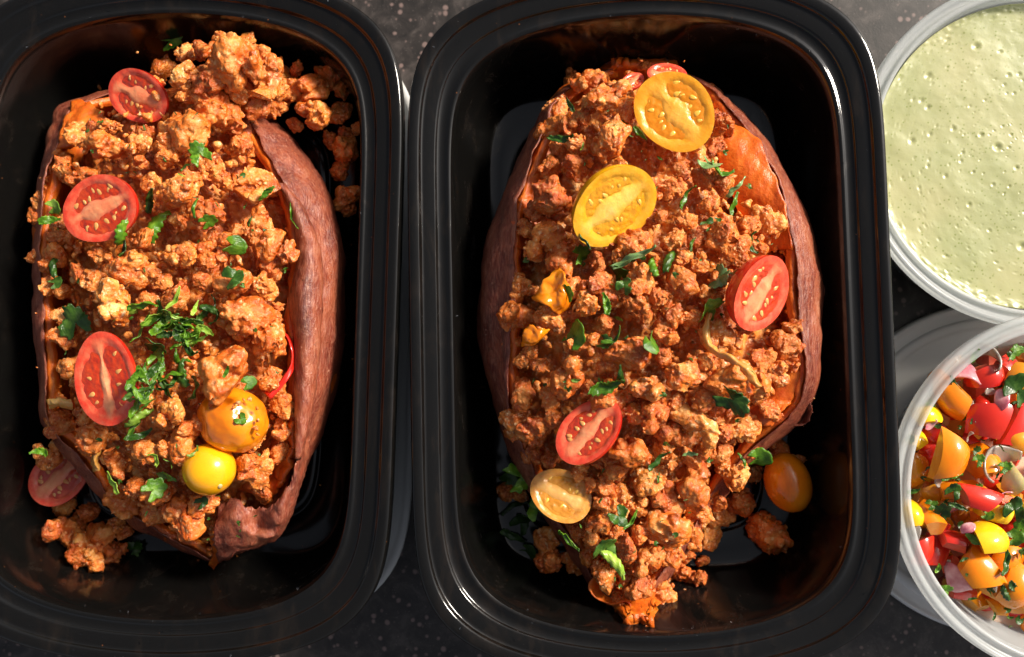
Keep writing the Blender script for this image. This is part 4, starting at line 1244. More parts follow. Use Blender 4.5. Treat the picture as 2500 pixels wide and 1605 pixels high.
# u, v, length in overview units, direction in degrees, form, tone, label
HERB = [
    (405, 95, 52, 20, 'l', 'leaf', 'curled cilantro leaf clinging to the far wall of the container', 3.3),
    (465, 357, 50, 120, 'l', 'leaf', 'bright cilantro leaf standing among meat crumbles below the far red half'),
    (434, 390, 34, 70, 's', 'leaf', 'small green strip just below a bright standing cilantro leaf'),
    (426, 412, 22, -30, 's', 'leaf_stem', 'tiny pale green chip tucked behind a large meat lump'),
    (622, 452, 48, 50, 's', 'leaf', 'short cilantro strip flat on the meat beside the potato skin fold'),
    (691, 515, 72, -70, 's', 'leaf', 'long cilantro sliver hanging at the edge of the potato skin fold'),
    (455, 487, 48, 80, 's', 'leaf', 'upright thin cilantro sliver stuck to the front of a large lump'),
    (488, 518, 40, 20, 'l', 'leaf', 'small crinkled cilantro leaf on the top of a large lump'),
    (585, 520, 28, 70, 's', 'leaf_dark', 'dark cilantro scrap between two lumps by the skin fold'),
    (550, 576, 56, -25, 'l', 'leaf', 'cilantro leaf with a bright stem piece lying between two pale lumps'),
    (365, 527, 86, 60, 's', 'leaf', 'broad folded cilantro strip beside the wet red tomato half'),
    (352, 470, 66, 75, 's', 'leaf_dark', 'dark cilantro strip touching the side of the wet red half'),
    (290, 542, 70, 80, 's', 'leaf', 'shredded cilantro strip at the lower corner of the wet red half'),
    (286, 592, 64, 70, 's', 'leaf_dark', 'darker cilantro strip hanging below the wet red half'),
    (128, 486, 40, 10, 'l', 'leaf_stem', 'pale green leaf pinched between a crumble and the wet red half'),
    (115, 517, 48, 10, 's', 'leaf', 'green strip at the outer edge below the wet red half'),
    (550, 650, 52, 25, 'l', 'leaf_dark', 'dark curled cilantro leaf on the ridge above a knobbly lump'),
    (125, 622, 60, 100, 's', 'leaf_dark', 'dark thin strip across a pale lump by the narrow skin edge'),
    (132, 662, 34, 30, 'l', 'leaf_dark', 'dark leaf scrap in the gap under the narrow skin edge'),
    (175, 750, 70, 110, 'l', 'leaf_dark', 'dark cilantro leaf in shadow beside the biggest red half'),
    (530, 870, 32, 70, 's', 'leaf', 'small green strip in the hollow of the biggest lump'),
    (582, 897, 40, 20, 'l', 'leaf', 'small cilantro leaf on the lump above the slumped orange tomato'),
    (566, 984, 28, -40, 'l', 'leaf', 'cilantro fleck lying on the slumped orange tomato'),
    (456, 1060, 34, 50, 's', 'leaf_stem', 'light green stem piece against the whole yellow tomato'),
    (362, 1072, 44, 90, 's', 'leaf_stem', 'light green stem slice beside the crumble next to the yellow tomato'),
    (398, 1086, 32, -30, 's', 'leaf_stem', 'short green stem chip under a small crumble'),
    (392, 1116, 66, 10, 's', 'leaf_stem', 'cilantro stem slice lying left of the whole yellow tomato'),
    (362, 1146, 54, 30, 'l', 'leaf', 'green cilantro leaf below the stem slice near the yellow tomato'),
    (266, 1131, 56, 115, 's', 'leaf_stem', 'pale green curled slice near the narrow lower skin strip'),
    (475, 1176, 30, 40, 'l', 'leaf_dark', 'dark cilantro scrap just below the whole yellow tomato'),
    (92, 1060, 44, 170, 's', 'leaf', 'green strip on the crumble by the shaded red half'),
    (316, 1285, 40, 40, 'l', 'leaf_dark', 'dark leaf lying on the black floor below the potato', 0.75),
    (1470, 295, 62, -15, 's', 'leaf', 'thin cilantro strip beside the large yellow half'),
    (1500, 312, 40, -50, 's', 'leaf', 'cilantro sliver tucked under the large yellow half'),
    (1364, 345, 26, 80, 's', 'leaf_stem', 'tiny bright chip on a crumble between the two yellow halves'),
    (1316, 325, 66, -10, 's', 'leaf_dark', 'dark strip along the crumbles near the upper skin edge'),
    (1336, 246, 36, 110, 's', 'leaf_dark', 'dark leaf scrap among the topmost crumbles'),
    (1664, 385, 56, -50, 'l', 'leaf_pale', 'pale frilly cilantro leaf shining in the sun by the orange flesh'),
    (1690, 402, 60, -25, 's', 'leaf', 'green strip joining the pale frilly leaf by the orange flesh'),
    (1728, 440, 60, 70, 's', 'leaf_pale', 'pale tip of a long cilantro strip by the orange flesh'),
    (1716, 482, 62, 75, 's', 'leaf', 'broad bright end of the long strip by the orange flesh'),
    (1607, 457, 64, 62, 's', 'leaf', 'arched cilantro strip to the right of the sunny yellow half'),
    (1659, 521, 30, 60, 'l', 'leaf_dark', 'dark green square scrap between three lumps'),
    (1622, 571, 42, 75, 's', 'leaf', 'short green strip on a crumble below the arched strip'),
    (1760, 572, 58, -50, 's', 'leaf_dark', 'dark folded leaf beside the lump nearest the potato skin'),
    (1366, 560, 56, -45, 's', 'leaf_dark', 'dark cilantro strip touching the lower tip of the sunny yellow half'),
    (1360, 594, 44, 20, 'l', 'leaf', 'small leaf below the dark strip at the sunny yellow half'),
    (1486, 605, 110, 12, 's', 'leaf_pale', 'long shiny frilled cilantro leaf in the middle of the mound'),
    (1452, 640, 66, 80, 'l', 'leaf', 'bright frilly cilantro leaf at the end of the long frilled leaf'),
    (1465, 668, 40, 60, 'l', 'leaf_dark', 'dark leaf scrap below the frilly leaf at mid mound'),
    (1530, 622, 52, 100, 's', 'leaf', 'narrow strip hanging off the long frilled leaf'),
    (1572, 606, 78, 60, 's', 'leaf_dark', 'dark glossy broad leaf beside the long frilled leaf'),
    (1690, 651, 56, -20, 'l', 'leaf_pale', 'pale grey-green round leaf beside the red half with the yellow core'),
    (1666, 722, 60, 70, 'l', 'leaf', 'small lobed cilantro leaf with pointed teeth near the red half'),
    (1420, 712, 50, 100, 's', 'leaf', 'narrow green strip left of the central crumbles'),
    (1330, 686, 40, 60, 'l', 'leaf', 'small cilantro leaf on the edge of the folded orange skin'),
    (1449, 746, 24, 10, 's', 'leaf_stem', 'tiny green square on a central crumble'),
    (1350, 782, 72, 40, 'l', 'leaf', 'largest bright leaf, broad and flat beside the small orange peel'),
    (1440, 790, 60, 30, 's', 'leaf', 'curled cilantro strip below the tiny green square'),
    (1424, 806, 44, -40, 'l', 'leaf_dark', 'dark leaf under the curled strip in the middle'),
    (1525, 806, 52, -50, 'l', 'leaf', 'pale cilantro sprig pressed on the top of a central lump'),
    (1456, 882, 60, 115, 's', 'leaf_dark', 'dark sliver in the gap below the central lump'),
    (1424, 902, 84, 15, 's', 'leaf', 'long green strip running through the gap above the slim red half'),
    (1351, 891, 24, 0, 's', 'leaf_stem', 'tiny bright green chip on a smooth lump'),
    (1722, 942, 70, -40, 'l', 'leaf_dark', 'dark wet leaf under the big stringy lump'),
    (1616, 1063, 40, -20, 's', 'leaf_pale', 'pale strip on the sunny lumps below the middle'),
    (1541, 1076, 62, 50, 's', 'leaf_dark', 'dark folded leaf between two sunny lumps'),
    (1543, 1121, 26, 90, 's', 'leaf', 'small green chip on the lump below the dark folded leaf'),
    (1741, 1078, 38, -70, 's', 'leaf', 'pointed bright leaf beside the whole orange tomato'),
    (1781, 1073, 56, 10, 'l', 'leaf', 'flat bright leaf touching the whole orange tomato'),
    (1226, 1116, 64, 20, 'l', 'leaf', 'curled leaf just above the amber half', 3.0),
    (1258, 1190, 52, 110, 'l', 'leaf', 'bright leaf wedged under the amber half', 3.4),
    (1330, 1262, 80, -65, 's', 'leaf', 'long smooth strip below the amber half'),
    (1479, 1221, 54, 60, 's', 'leaf', 'bright upright leaf in the dark gap at the lower mound'),
    (1452, 1214, 50, -50, 'l', 'leaf_dark', 'dim leaf in the dark gap at the lower mound'),
    (1440, 1322, 84, -50, 's', 'leaf_stem', 'pale green thick strip at the lowest part of the mound'),
    (1422, 1280, 60, 80, 'l', 'leaf_dark', 'dark leaf just above the pale thick strip'),
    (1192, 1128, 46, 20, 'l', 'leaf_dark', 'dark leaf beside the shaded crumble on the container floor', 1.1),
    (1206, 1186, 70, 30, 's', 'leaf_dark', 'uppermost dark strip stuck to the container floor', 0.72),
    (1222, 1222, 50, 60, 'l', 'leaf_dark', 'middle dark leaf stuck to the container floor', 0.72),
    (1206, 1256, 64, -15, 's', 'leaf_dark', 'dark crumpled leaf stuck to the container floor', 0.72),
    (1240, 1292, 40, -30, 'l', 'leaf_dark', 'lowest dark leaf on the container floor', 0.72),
]


def herb(u, v, ln, ang, form, tone, label, z=None, jit=0.35, group='chopped cilantro pieces', extra=0.0, upr=0.0):
    if z is None:
        p, n = on_top(u, v, 0.10 + extra)
    else:
        p, n = at(u, v, z), np.array([0, 0, 1.0])
    n = n + RNG.normal(size=3) * np.array([jit, jit, 0])
    if upr:
        a = RNG.uniform(0, 6.28); n = n + np.array([math.cos(a), math.sin(a), 0]) * upr
    L = LEAF[tone, form]
    me = L[RNG.integers(len(L))]
    s = ln * cmu(p[2]) * (1.12 if form == 's' else 1.1)
    Rm = fr(n, [math.cos(R_(ang)), math.sin(R_(ang)), 0])
    o = link('cilantro_leaf' if form == 'l' else 'cilantro_strip', me, mtx=mtx(Rm, p, (s, s * RNG.uniform(0.85, 1.15), s)))
    md = o.modifiers.new('thick', 'SOLIDIFY'); md.thickness = 0.018; md.offset = 0
    tag(o, label, 'cilantro', group)
    o['spot'] = (u, v)
    return o


for h in HERB:
    herb(*h)
# the heap of shredded cilantro in the middle of the first mound
heap = []
for i in range(72):
    if i < 42:
        u, v = RNG.normal(408, 44), RNG.normal(770, 36)
        u = min(max(u, 325), 505)
    elif i < 60:
        u, v = RNG.normal(375, 36), RNG.normal(882, 18)
    else:
        u, v = RNG.normal(322, 12), RNG.uniform(915, 1022)
    heap.append((u, v))
heap.sort(key=lambda q: q[1])
NTH = ['farthest', 'second', 'third', 'fourth', 'fifth', 'sixth', 'seventh', 'eighth', 'ninth', 'tenth', 'eleventh', 'twelfth', 'thirteenth', 'fourteenth', 'fifteenth', 'sixteenth', 'seventeenth', 'eighteenth', 'nineteenth', 'twentieth', 'last', 'last', 'last', 'last', 'last', 'last']
seen_ = {}
for i, (u, v) in enumerate(heap):
    part = 'broad end' if v < 790 else ('waist' if v < 905 else 'thin tail')
    form = 's' if RNG.random() < 0.92 else 'l'
    tone = str(RNG.choice(['leaf', 'leaf', 'leaf_dark', 'leaf_dark', 'leaf_stem']))
    side = 'tomato side' if u < 385 else 'lump side'
    key = (part, form, tone, side)
    q = seen_[key] = seen_.get(key, -1) + 1
    herb(u, v, RNG.uniform(36, 80), RNG.uniform(-60, 120), form, tone,
         '%s %s of the heap\'s %s, %s one on its %s' % ({'leaf': 'green', 'leaf_dark': 'dark', 'leaf_stem': 'pale stemmy'}[tone], {'s': 'shred', 'l': 'leaf'}[form], part, NTH[q], side),
         None, 0.45, 'cilantro shreds in the heap', extra=RNG.uniform(0, 0.35), upr=RNG.choice([0, 0.5, 1.2]))

# fine herb flecks on the meat
vv, ff, off = [], [], 0
for _ in range(170):
    k = int(RNG.random() < 0.5)
    P = (P1, P2)[k]
    v = RNG.uniform(P[1, 0] + 20, P[-1, 0] - 40)
    u = RNG.uniform(spl(P[:, 0], P[:, 1], v) + 25, spl(P[:, 0], P[:, 4], v) - 25)
    if any(math.hypot(u - a, v - b) < c for a, b, c in TOM): continue
    p, n = on_top(u, v, 0.02)
    c, f = STRIPV[RNG.integers(12)] if RNG.random() < 0.6 else LOBEV[RNG.integers(8)]
    a = RNG.uniform(0, 6.28)
    Rm = fr(n + RNG.normal(size=3) * 0.3, [math.cos(a), math.sin(a), 0])
    vv.append((c * RNG.uniform(0.10, 0.24)) @ Rm.T + p); ff += [tuple(i + off for i in q) for q in f]; off += len(c)
tag(link('herb_flecks', mesh('herb_flecks', np.concatenate(vv), ff, MT['leaf_dark'])), 'fine flecks of green herb sprinkled over the meat', 'herb flecks', None, 'stuff')

# ------------------------------------------------------------------ deli cups
MT['cup'] = mat_milky('translucent white cup plastic', (0.74, 0.77, 0.78), 0.20, 0.50, 0.50, 0.44)


def revolve(prof, n=160, closed=False):
    th = np.linspace(0, 2 * math.pi, n, endpoint=False)
    rings = [np.stack([r * np.cos(th), r * np.sin(th), np.full(n, z)], 1) for r, z in prof]
    v = np.concatenate(rings)
    f = [(a, d, c, b) for a, b, c, d in gridf(len(prof), n, closed, True)]
    return v, f


H = 4.0
BODY = [(0.001, 0.25), (4.2, 0.25), (4.45, 0.2), (4.55, 0.02), (4.72, 0.0), (4.80, 0.1), (5.36, H - 0.62), (5.40, H - 0.55), (5.27, H - 0.5), (5.24, H - 0.62), (4.66, 0.42), (4.5, 0.32), (0.001, 0.31)]
CRIM = [(5.40, H - 0.56), (5.62, H - 0.52), (5.80, H - 0.50), (5.85, H - 0.44), (5.85, H - 0.10), (5.82, H - 0.03), (5.76, H), (5.68, H - 0.01), (5.63, H - 0.07), (5.60, H - 0.11),
        (5.52, H - 0.12), (5.48, H - 0.08), (5.45, H - 0.015), (5.40, H), (5.33, H - 0.01), (5.29, H - 0.08), (5.27, H - 0.30), (5.26, H - 0.53)]


def cup(loc, label):
    r = bpy.data.objects.new('plastic_cup', None); COL.objects.link(r); r.location = loc
    tag(r, label, 'plastic cup', 'round translucent plastic cups')
    v, f = revolve(BODY); link('body', mesh('cup_body', v, f, MT['cup']), r)
    v, f = revolve(CRIM); link('rim', mesh('cup_rim', v, f, MT['cup']), r)
    return r


SZ_LID = 0.75
CUPG = (17.36, 5.92, 0.0)
CUPS = (18.0, -5.22, SZ_LID)
cup(CUPG, 'round plastic cup of green sauce')
cup(CUPS, 'round plastic cup of chopped tomato salsa')
r = bpy.data.objects.new('cup_lid', None); COL.objects.link(r); r.location = (17.26, -4.75, 0)
tag(r, 'milky round plastic lid lying under the salsa cup', 'lid')
MT['lid'] = mat_milky('milky lid plastic', (0.84, 0.82, 0.80), 0.35, 0.85, 0.15, 0.04)
v, f = revolve([(0.001, 0.52), (4.9, 0.52), (5.0, 0.54), (5.05, 0.66), (5.12, 0.70), (5.3, 0.70), (5.36, 0.66), (5.40, 0.55)])
link('panel', mesh('lid_panel', v, f, MT['lid']), r)
v, f = revolve([(5.40, 0.55), (5.62, 0.53), (5.74, 0.52), (5.80, 0.58), (5.86, 0.58), (5.93, 0.50), (5.94, 0.10), (5.90, 0.03), (5.85, 0.05)])
link('rim', mesh('lid_rim', v, f, MT['lid']), r)

# green sauce with bubbles
n = NT('green herb sauce')
c = n.ramp(n.noise(0.35, 4, 0.55), [(0.3, (0.26, 0.285, 0.125)), (0.5, (0.34, 0.35, 0.168)), (0.7, (0.40, 0.385, 0.195))])
vs = n.voro(7.5)
fl = n.mix(1.0, n.ramp(vs.outputs['Distance'], [(0.16, g(1)), (0.34, g(0))]), n.ramp(vs.outputs['Color'], [(0.48, g(0)), (0.66, g(0.75))]), 'MULTIPLY')
c = n.mix(fl, c, (0.17, 0.21, 0.035))
n.set(Base_Color=c, Roughness=0.34, Subsurface_Weight=0.25, Subsurface_Radius=(0.3, 0.3, 0.1), Subsurface_Scale=0.6)
n.bump(n.noise(2.0, 3, 0.6), 0.12, 0.1)
MT['sauce'] = n.m
n2 = NT('sauce bubble').set(Base_Color=(0.36, 0.39, 0.10), Roughness=0.06)
n2.b.inputs['Coat Weight'].default_value = 0.5
MT['bubble'] = n2.m
SR, SZ0 = 5.20, H - 0.60
N = 300
ax = np.linspace(-SR, SR, N)
rr = np.linspace(0, 1, 170) * SR
th = np.linspace(0, 2 * math.pi, 420, endpoint=False)
RR, TH = np.meshgrid(rr, th, indexing='ij')
X, Y = RR * np.cos(TH), RR * np.sin(TH)
Z = np.full_like(X, SZ0)
Z += 0.05 * np.exp((RR - SR) / 0.12)
Z += 0.03 * np.array([mnoise.fractal(Vector((x * 0.45 + 0.25 * y, y * 0.45 - 0.1 * x, 2.0)), 0.9, 2, 4) for x, y in zip(X.ravel(), Y.ravel())]).reshape(X.shape)
bub = []
for i in range(700):
    a, q = RNG.uniform(0, 6.28), SR * math.sqrt(RNG.uniform(0.01, 0.985))
    r = min(0.11, 0.018 + RNG.exponential(0.013))
    bub.append((q * math.cos(a), q * math.sin(a), r))
for x, y, r in bub:
    m = (np.abs(X - x) < r * 3) & (np.abs(Y - y) < r * 3)
    d = np.hypot(X[m] - x, Y[m] - y) / r
    Z[m] += r * (-0.55 * np.exp(-d ** 2 * 1.1) + 0.06 * np.exp(-((d - 1.7) / 0.6) ** 2))
# frothy edge
for i in range(260):
    a = RNG.normal(-1.9, 0.5) if i < 200 else RNG.normal(2.0, 0.3)
    q = SR - abs(RNG.normal(0.0, 0.14)) - 0.03
    r = RNG.uniform(0.02, 0.055); x, y = q * math.cos(a), q * math.sin(a)
    m = (np.abs(X - x) < r * 3) & (np.abs(Y - y) < r * 3)
    d = np.hypot(X[m] - x, Y[m] - y) / r
    Z[m] += r * 0.55 * np.exp(-d ** 2)
V = np.stack([X, Y, Z], 2).reshape(-1, 3)
F = gridf(len(rr), len(th), False, True)
nV = len(V)
low = np.stack([4.62 * np.cos(th), 4.62 * np.sin(th), np.full(len(th), 0.36)], 1)
b0 = (len(rr) - 1) * len(th)
F += [(b0 + j, nV + j, nV + (j + 1) % len(th), b0 + (j + 1) % len(th)) for j in range(len(th))] + [tuple(nV + j for j in reversed(range(len(th))))]
o = link('green_sauce', mesh('green_sauce', np.r_[V, low], F, MT['sauce']), loc=CUPG)
tag(o, 'pale green creamy sauce dotted with bubbles, filling the round cup', 'sauce')

# ------------------------------------------------------------------ salsa
MT['orange_flesh'] = mat_simple('orange tomato flesh', [(0.3, (0.72, 0.20, 0.012)), (0.55, (0.80, 0.30, 0.03)), (0.8, (0.85, 0.42, 0.08))], 2.0, 0.2, 0.3, RAD_Y, 0.25, 14, 0.3)
MT['salsa_orange'] = mat_simple('salsa orange tomato skin', [(0.3, (0.74, 0.16, 0.004)), (0.6, (0.82, 0.26, 0.006)), (0.8, (0.85, 0.34, 0.012))], 0.8, 0.14, 0.2, RAD_Y, 0.05, 8, 0.3)
MT['salsa_yellow'] = mat_simple('salsa yellow tomato skin', [(0.3, (0.80, 0.42, 0.008)), (0.6, (0.86, 0.54, 0.012)), (0.8, (0.88, 0.60, 0.03))], 0.8, 0.14, 0.2, RAD_Y, 0.05, 8, 0.3)
MT['salsa_red'] = mat_simple('salsa red tomato skin', [(0.3, (0.48, 0.014, 0.010)), (0.6, (0.62, 0.03, 0.014)), (0.8, (0.70, 0.08, 0.03))], 0.9, 0.13, 0.2, RAD_R, 0.05, 8, 0.3)
MT['cream'] = mat_simple('pale yellow tomato flesh', [(0.3, (0.78, 0.62, 0.22)), (0.6, (0.84, 0.72, 0.36)), (0.8, (0.86, 0.78, 0.5))], 2.0, 0.22, 0.3, RAD_Y, 0.2, 12, 0.2)
MT['onion'] = mat_simple('white onion', [(0.3, (0.58, 0.47, 0.38)), (0.6, (0.68, 0.60, 0.52)), (0.8, (0.76, 0.70, 0.63))], 1.6, 0.2, 0.4, (0.4, 0.35, 0.3), 0.1, 10, 0.3)
MT['onion'].node_tree.nodes['Principled BSDF'].inputs['Transmission Weight'].default_value = 0.55
MT['onion_red'] = mat_simple('red onion', [(0.3, (0.34, 0.03, 0.09)), (0.5, (0.60, 0.25, 0.28)), (0.75, (0.80, 0.62, 0.58))], 1.4, 0.2, 0.4, (0.4, 0.3, 0.3), 0.1, 10, 0.3)
PAIR = {'orange': ('salsa_orange', 'orange_flesh'), 'yellow': ('salsa_yellow', 'yellow_flesh'), 'red': ('salsa_red', 'red_flesh'), 'cream': ('cream', 'cream'), 'amber': ('amber_skin', 'amber_flesh')}


def wedge_geo(seed):
    """a chunk knifed from a tomato: rounded skin on top, flat cut faces at the sides, ends and below"""
    rng = np.random.default_rng(seed)
    bm = bmesh.new()
    bmesh.ops.create_uvsphere(bm, u_segments=40, v_segments=26, radius=1.0, matrix=Matrix.Rotation(0.3, 4, 'X'))
    for v in bm.verts:
        v.co.y *= 0.85; v.co.z *= 0.85
        v.co += v.co.normalized() * 0.03 * mnoise.noise(v.co * 1.3 + Vector((seed, 0, 0)))
    ha = rng.uniform(0.34, 0.58)
    planes = [((0, 0, 0), (0, math.cos(ha), -math.sin(ha))), ((0, 0, 0), (0, -math.cos(ha * rng.uniform(0.6, 1.1)), -math.sin(ha)))]
    planes.append(((rng.uniform(0.08, 0.42), 0, 0), (1, rng.uniform(-0.7, 0.7), rng.uniform(-0.4, 0.2))))
    if rng.random() < 0.75:
        planes.append(((-rng.uniform(0.20, 0.60), 0, 0), (-1, rng.uniform(-0.6, 0.6), rng.uniform(-0.4, 0.2))))
    planes.append(((0, 0, rng.uniform(0.36, 0.58)), (rng.uniform(-0.15, 0.15), 0, -1)))
    for co_, no in planes:
        r = bmesh.ops.bisect_plane(bm, geom=bm.verts[:] + bm.edges[:] + bm.faces[:], plane_co=co_, plane_no=Vector(no).normalized(), clear_outer=True, dist=1e-5)
        e = [x for x in r['geom_cut'] if isinstance(x, bmesh.types.BMEdge)]
        if e:
            ff_ = bmesh.ops.edgeloop_fill(bm, edges=e)['faces']
            for q in ff_: q.material_index = 1
    V = np.array([v.co[:] for v in bm.verts])
    bm.verts.index_update()
    lo, hi = V.min(0), V.max(0)
    V = (V - (lo + hi) / 2) / (hi - lo)
    out = []
    for mi in (0, 1):
        fs = [[v.index for v in q.verts] for q in bm.faces if q.material_index == mi]
        used = sorted({i for t in fs for i in t}); mp = {i: j for j, i in enumerate(used)}
        out.append((V[used], [tuple(mp[i] for i in t) for t in fs]))
    bm.free()
    return out


WG = [wedge_geo(s) for s in range(14)]
WM = {}
for cname, (a, b) in PAIR.items():
    WM[cname] = [(mesh('wedge_skin', *w_[0], MT[a]), mesh('wedge_flesh', *w_[1], MT[b], False)) for w_ in WG]


def su(px, py):
    return px / K, py / K


def piece(px, py, ln, wd, ang, colour, z, label=None, tilt=(0, 0), flip=False, group='chopped tomato pieces in the salsa', var=None):
    u, v = su(px, py)
    p = at(u, v, z)
    c = cmu(z) / K
    i = RNG.integers(len(WG)) if var is None else var
    n = np.array([tilt[0] * 2 + RNG.normal() * 0.25, tilt[1] * 2 + RNG.normal() * 0.25, 1.0])
    if flip: n = -n
    Rm = fr(n, [math.cos(R_(ang)), math.sin(R_(ang)), 0])
    r = bpy.data.objects.new('tomato_chunk', None); COL.objects.link(r)
    s = 0.93 * np.array([ln * c, wd * c, 0.34 * (ln + wd) * c])
    r.matrix_world = mtx(Rm, p, s)
    tag(r, label, 'tomato chunk', group)
    a, b = WM[colour][i]
    tg = link('skin', a, r); link('flesh', b, r)
    return r


SAL = [  # px, py, length, width, direction, colour, height, label, tilt
    (2322, 968, 138, 74, -48, 'orange', 4.3, 'long orange tomato wedge at the cup rim with a yellow edge', (-.2, -.3)),
    (2259, 1012, 74, 70, -62, 'yellow', 4.2, 'yellow tomato chunk against the cup wall above the big orange wedge', (-.1, .2)),
    (2236, 1076, 70, 48, 40, 'yellow', 3.9, 'small yellow chunk touching the cup wall beside the big orange wedge', (.2, .1)),
    (2322, 1112, 138, 92, 80, 'orange', 4.5, 'big smooth orange wedge with its tip pointing up', (.1, .05)),
    (2408, 922, 92, 56, 15, 'red', 4.3, 'bright red slab beside the translucent onion curl', (0, .1)),
    (2410, 1022, 104, 100, 70, 'red', 4.2, 'large shiny red chunk by the purple onion piece', (-.1, .2)),
    (2482, 1046, 130, 70, 55, 'red', 3.9, 'dark red chunk at the frame edge below the herbs', (.2, 0)),
    (2486, 926, 90, 50, 65, 'amber', 4.3, 'pale orange wedge standing by the dark herbs', (-.3, .1)),
    (2460, 896, 80, 56, 30, 'red', 3.9, 'deep red chunk behind the pale orange wedge', (.1, .1)),
    (2489, 1080, 60, 60, 90, 'amber', 4.2, 'squarish orange chunk above the onion crescent', (.1, -.1)),
    (2402, 1128, 96, 90, 15, 'orange', 4.0, 'orange cup-shaped piece right of the big orange wedge', (.1, .3)),
    (2232, 1150, 100, 70, 80, 'amber', 3.6, 'see-through amber piece at the cup wall', (.2, 0)),
    (2478, 1172, 76, 62, 60, 'cream', 4.5, 'cream coloured tomato chunk beside the onion crescent', (.1, .1)),
    (2360, 1202, 130, 52, -3, 'orange', 4.0, 'flat orange slab under the pointed red wedge', (0, .25)),
    (2388, 1218, 118, 58, -16, 'red', 4.5, 'pointed red wedge lying across an orange slab', (0, .1)),
    (2428, 1252, 92, 46, -10, 'yellow', 4.2, 'yellow slice tucked under the pointed red wedge', (0, .1)),
    (2414, 1314, 88, 84, -75, 'yellow', 4.6, 'bright yellow wedge with a cilantro leaf on it', (.1, .1)),
    (2222, 1252, 84, 62, -70, 'yellow', 4.1, 'yellow chunk at the cup wall with a thin herb strip', (.2, .2)),
    (2266, 1262, 92, 50, -70, 'orange', 4.0, 'orange chunk next to the yellow one at the cup wall', (-.1, .2)),
    (2332, 1322, 80, 52, -25, 'red', 4.1, 'curved bright red piece above the lower orange wedge', (0, .5)),
    (2386, 1392, 126, 84, -55, 'orange', 4.3, 'broad lower orange wedge with dark herb flecks', (0, -.1)),
    (2450, 1372, 112, 74, 60, 'orange', 4.0, 'orange wedge with a long dark herb strip on it', (.1, 0)),
    (2482, 1432, 120, 84, 65, 'orange', 4.2, 'lowest orange wedge at the frame edge', (.1, -.1)),
    (2250, 1338, 92, 56, 70, 'red', 3.9, 'glossy red chunk at the lower cup wall', (.3, .1)),
    (2282, 1346, 96, 60, 65, 'red', 3.6, 'darker red chunk behind the glossy red one', (0, 0)),
    (2348, 1442, 100, 44, -5, 'red', 3.3, 'flat red slice under the broad lower orange wedge', (0, 0)),
    (2495, 1240, 60, 56, 20, 'yellow', 4.2, 'yellow chunk cut by the frame beside the dark herbs', (0, 0)),
    (2460, 1290, 70, 60, 30, 'red', 3.6, 'dark red piece between the yellow wedge and the frame', (0, 0)),
    (2290, 1060, 80, 60, 20, 'red', 3.5, 'shaded red piece beside the two yellow wall chunks', (0, 0)),
    (2275, 1100, 80, 60, 60, 'red', 3.3, 'shaded red piece left of the big orange wedge', (0, 0)),
    (2290, 1200, 80, 50, 10, 'amber', 3.5, 'amber piece under the big orange wedge', (0, 0)),
    (2290, 1285, 60, 50, 70, 'red', 3.7, 'pinkish red piece beside the orange wall chunk', (0, 0)),
    (2330, 900, 70, 60, 30, 'amber', 3.8, 'amber piece beside the long orange wedge near the onion curl', (0, 0)),
]
for s in SAL:
    piece(*s)
# salsa below, mostly hidden
bur = {}
SAN = [(q[0], q[1], q[7]) for q in SAL]
for i in range(210):
    a, q = RNG.uniform(0, 6.28), 4.7 * math.sqrt(RNG.random())
    x, y = CUPS[0] + q * math.cos(a), CUPS[1] + q * math.sin(a)
    if x > 18.3: continue
    z = SZ_LID + 1.9 + RNG.uniform(0, 1.2) - 0.03 * q * q
    cl = str(RNG.choice(['orange', 'red', 'red', 'yellow', 'amber']))
    px, py = min(((math.hypot(at(*su(A_, B_), z)[0] - x, at(*su(A_, B_), z)[1] - y), A_, B_) for A_, B_, _ in SAN))[1:]
    nm = [t for A_, B_, t in SAN if (A_, B_) == (px, py)][0]
    r = bpy.data.objects.new("tomato_chunk", None); COL.objects.link(r)
    r.matrix_world = mtx(randrot(), (x, y, z), np.array([1, .8, .6]) * RNG.uniform(0.75, 1.25))
    nm = ' '.join(nm.split()[:6]) if nm.split()[5] not in ('the', 'a', 'by', 'with', 'its', 'cup', 'on', 'under') else ' '.join(nm.split()[:4])
    bur[(cl, nm)] = bur.get((cl, nm), 0) + 1
    tag(r, 'half hidden %s chunk, %s one under the %s' % (cl, ORD[min(bur[(cl, nm)] - 1, 9)], nm), 'tomato chunk', 'half hidden tomato chunks in the salsa')
    r['cl'] = cl
    a_, b_ = WM[cl][RNG.integers(len(WG))]
    link('skin', a_, r); link('flesh', b_, r)


def onion(px, py, ln, ang, z, mat, label, seed, arc=1.6, wid=0.55):
    n1, n2 = 26, 8
    t = np.linspace(-arc, arc, n1); s = np.linspace(-1, 1, n2)
    T, S_ = np.meshgrid(t, s, indexing='ij')
    R0 = 0.5
    V = np.stack([R0 * np.sin(T) * (1 + 0.1 * S_), R0 * np.cos(T) - 0.3, S_ * wid * 0.5 * np.cos(T / arc * 1.3) + 0.06 * np.sin(T * 3 + seed)], 2).reshape(-1, 3)
    u, v = su(px, py)
    p = at(u, v, z)
    c = cmu(z) / K * ln
    n_ = np.array([math.cos(seed * 2.1) * 1.6, math.sin(seed * 1.3) * 1.6, 1.0])
    o = link('onion_slice', mesh('onion_slice', V, gridf(n1, n2), MT[mat]), mtx=mtx(fr(n_, [math.cos(R_(ang)), math.sin(R_(ang)), 0]), p, (c, c, c)))
    md = o.modifiers.new('thick', 'SOLIDIFY'); md.thickness = 0.05; md.offset = 0
    tag(o, label, 'onion', 'onion slices in the salsa')


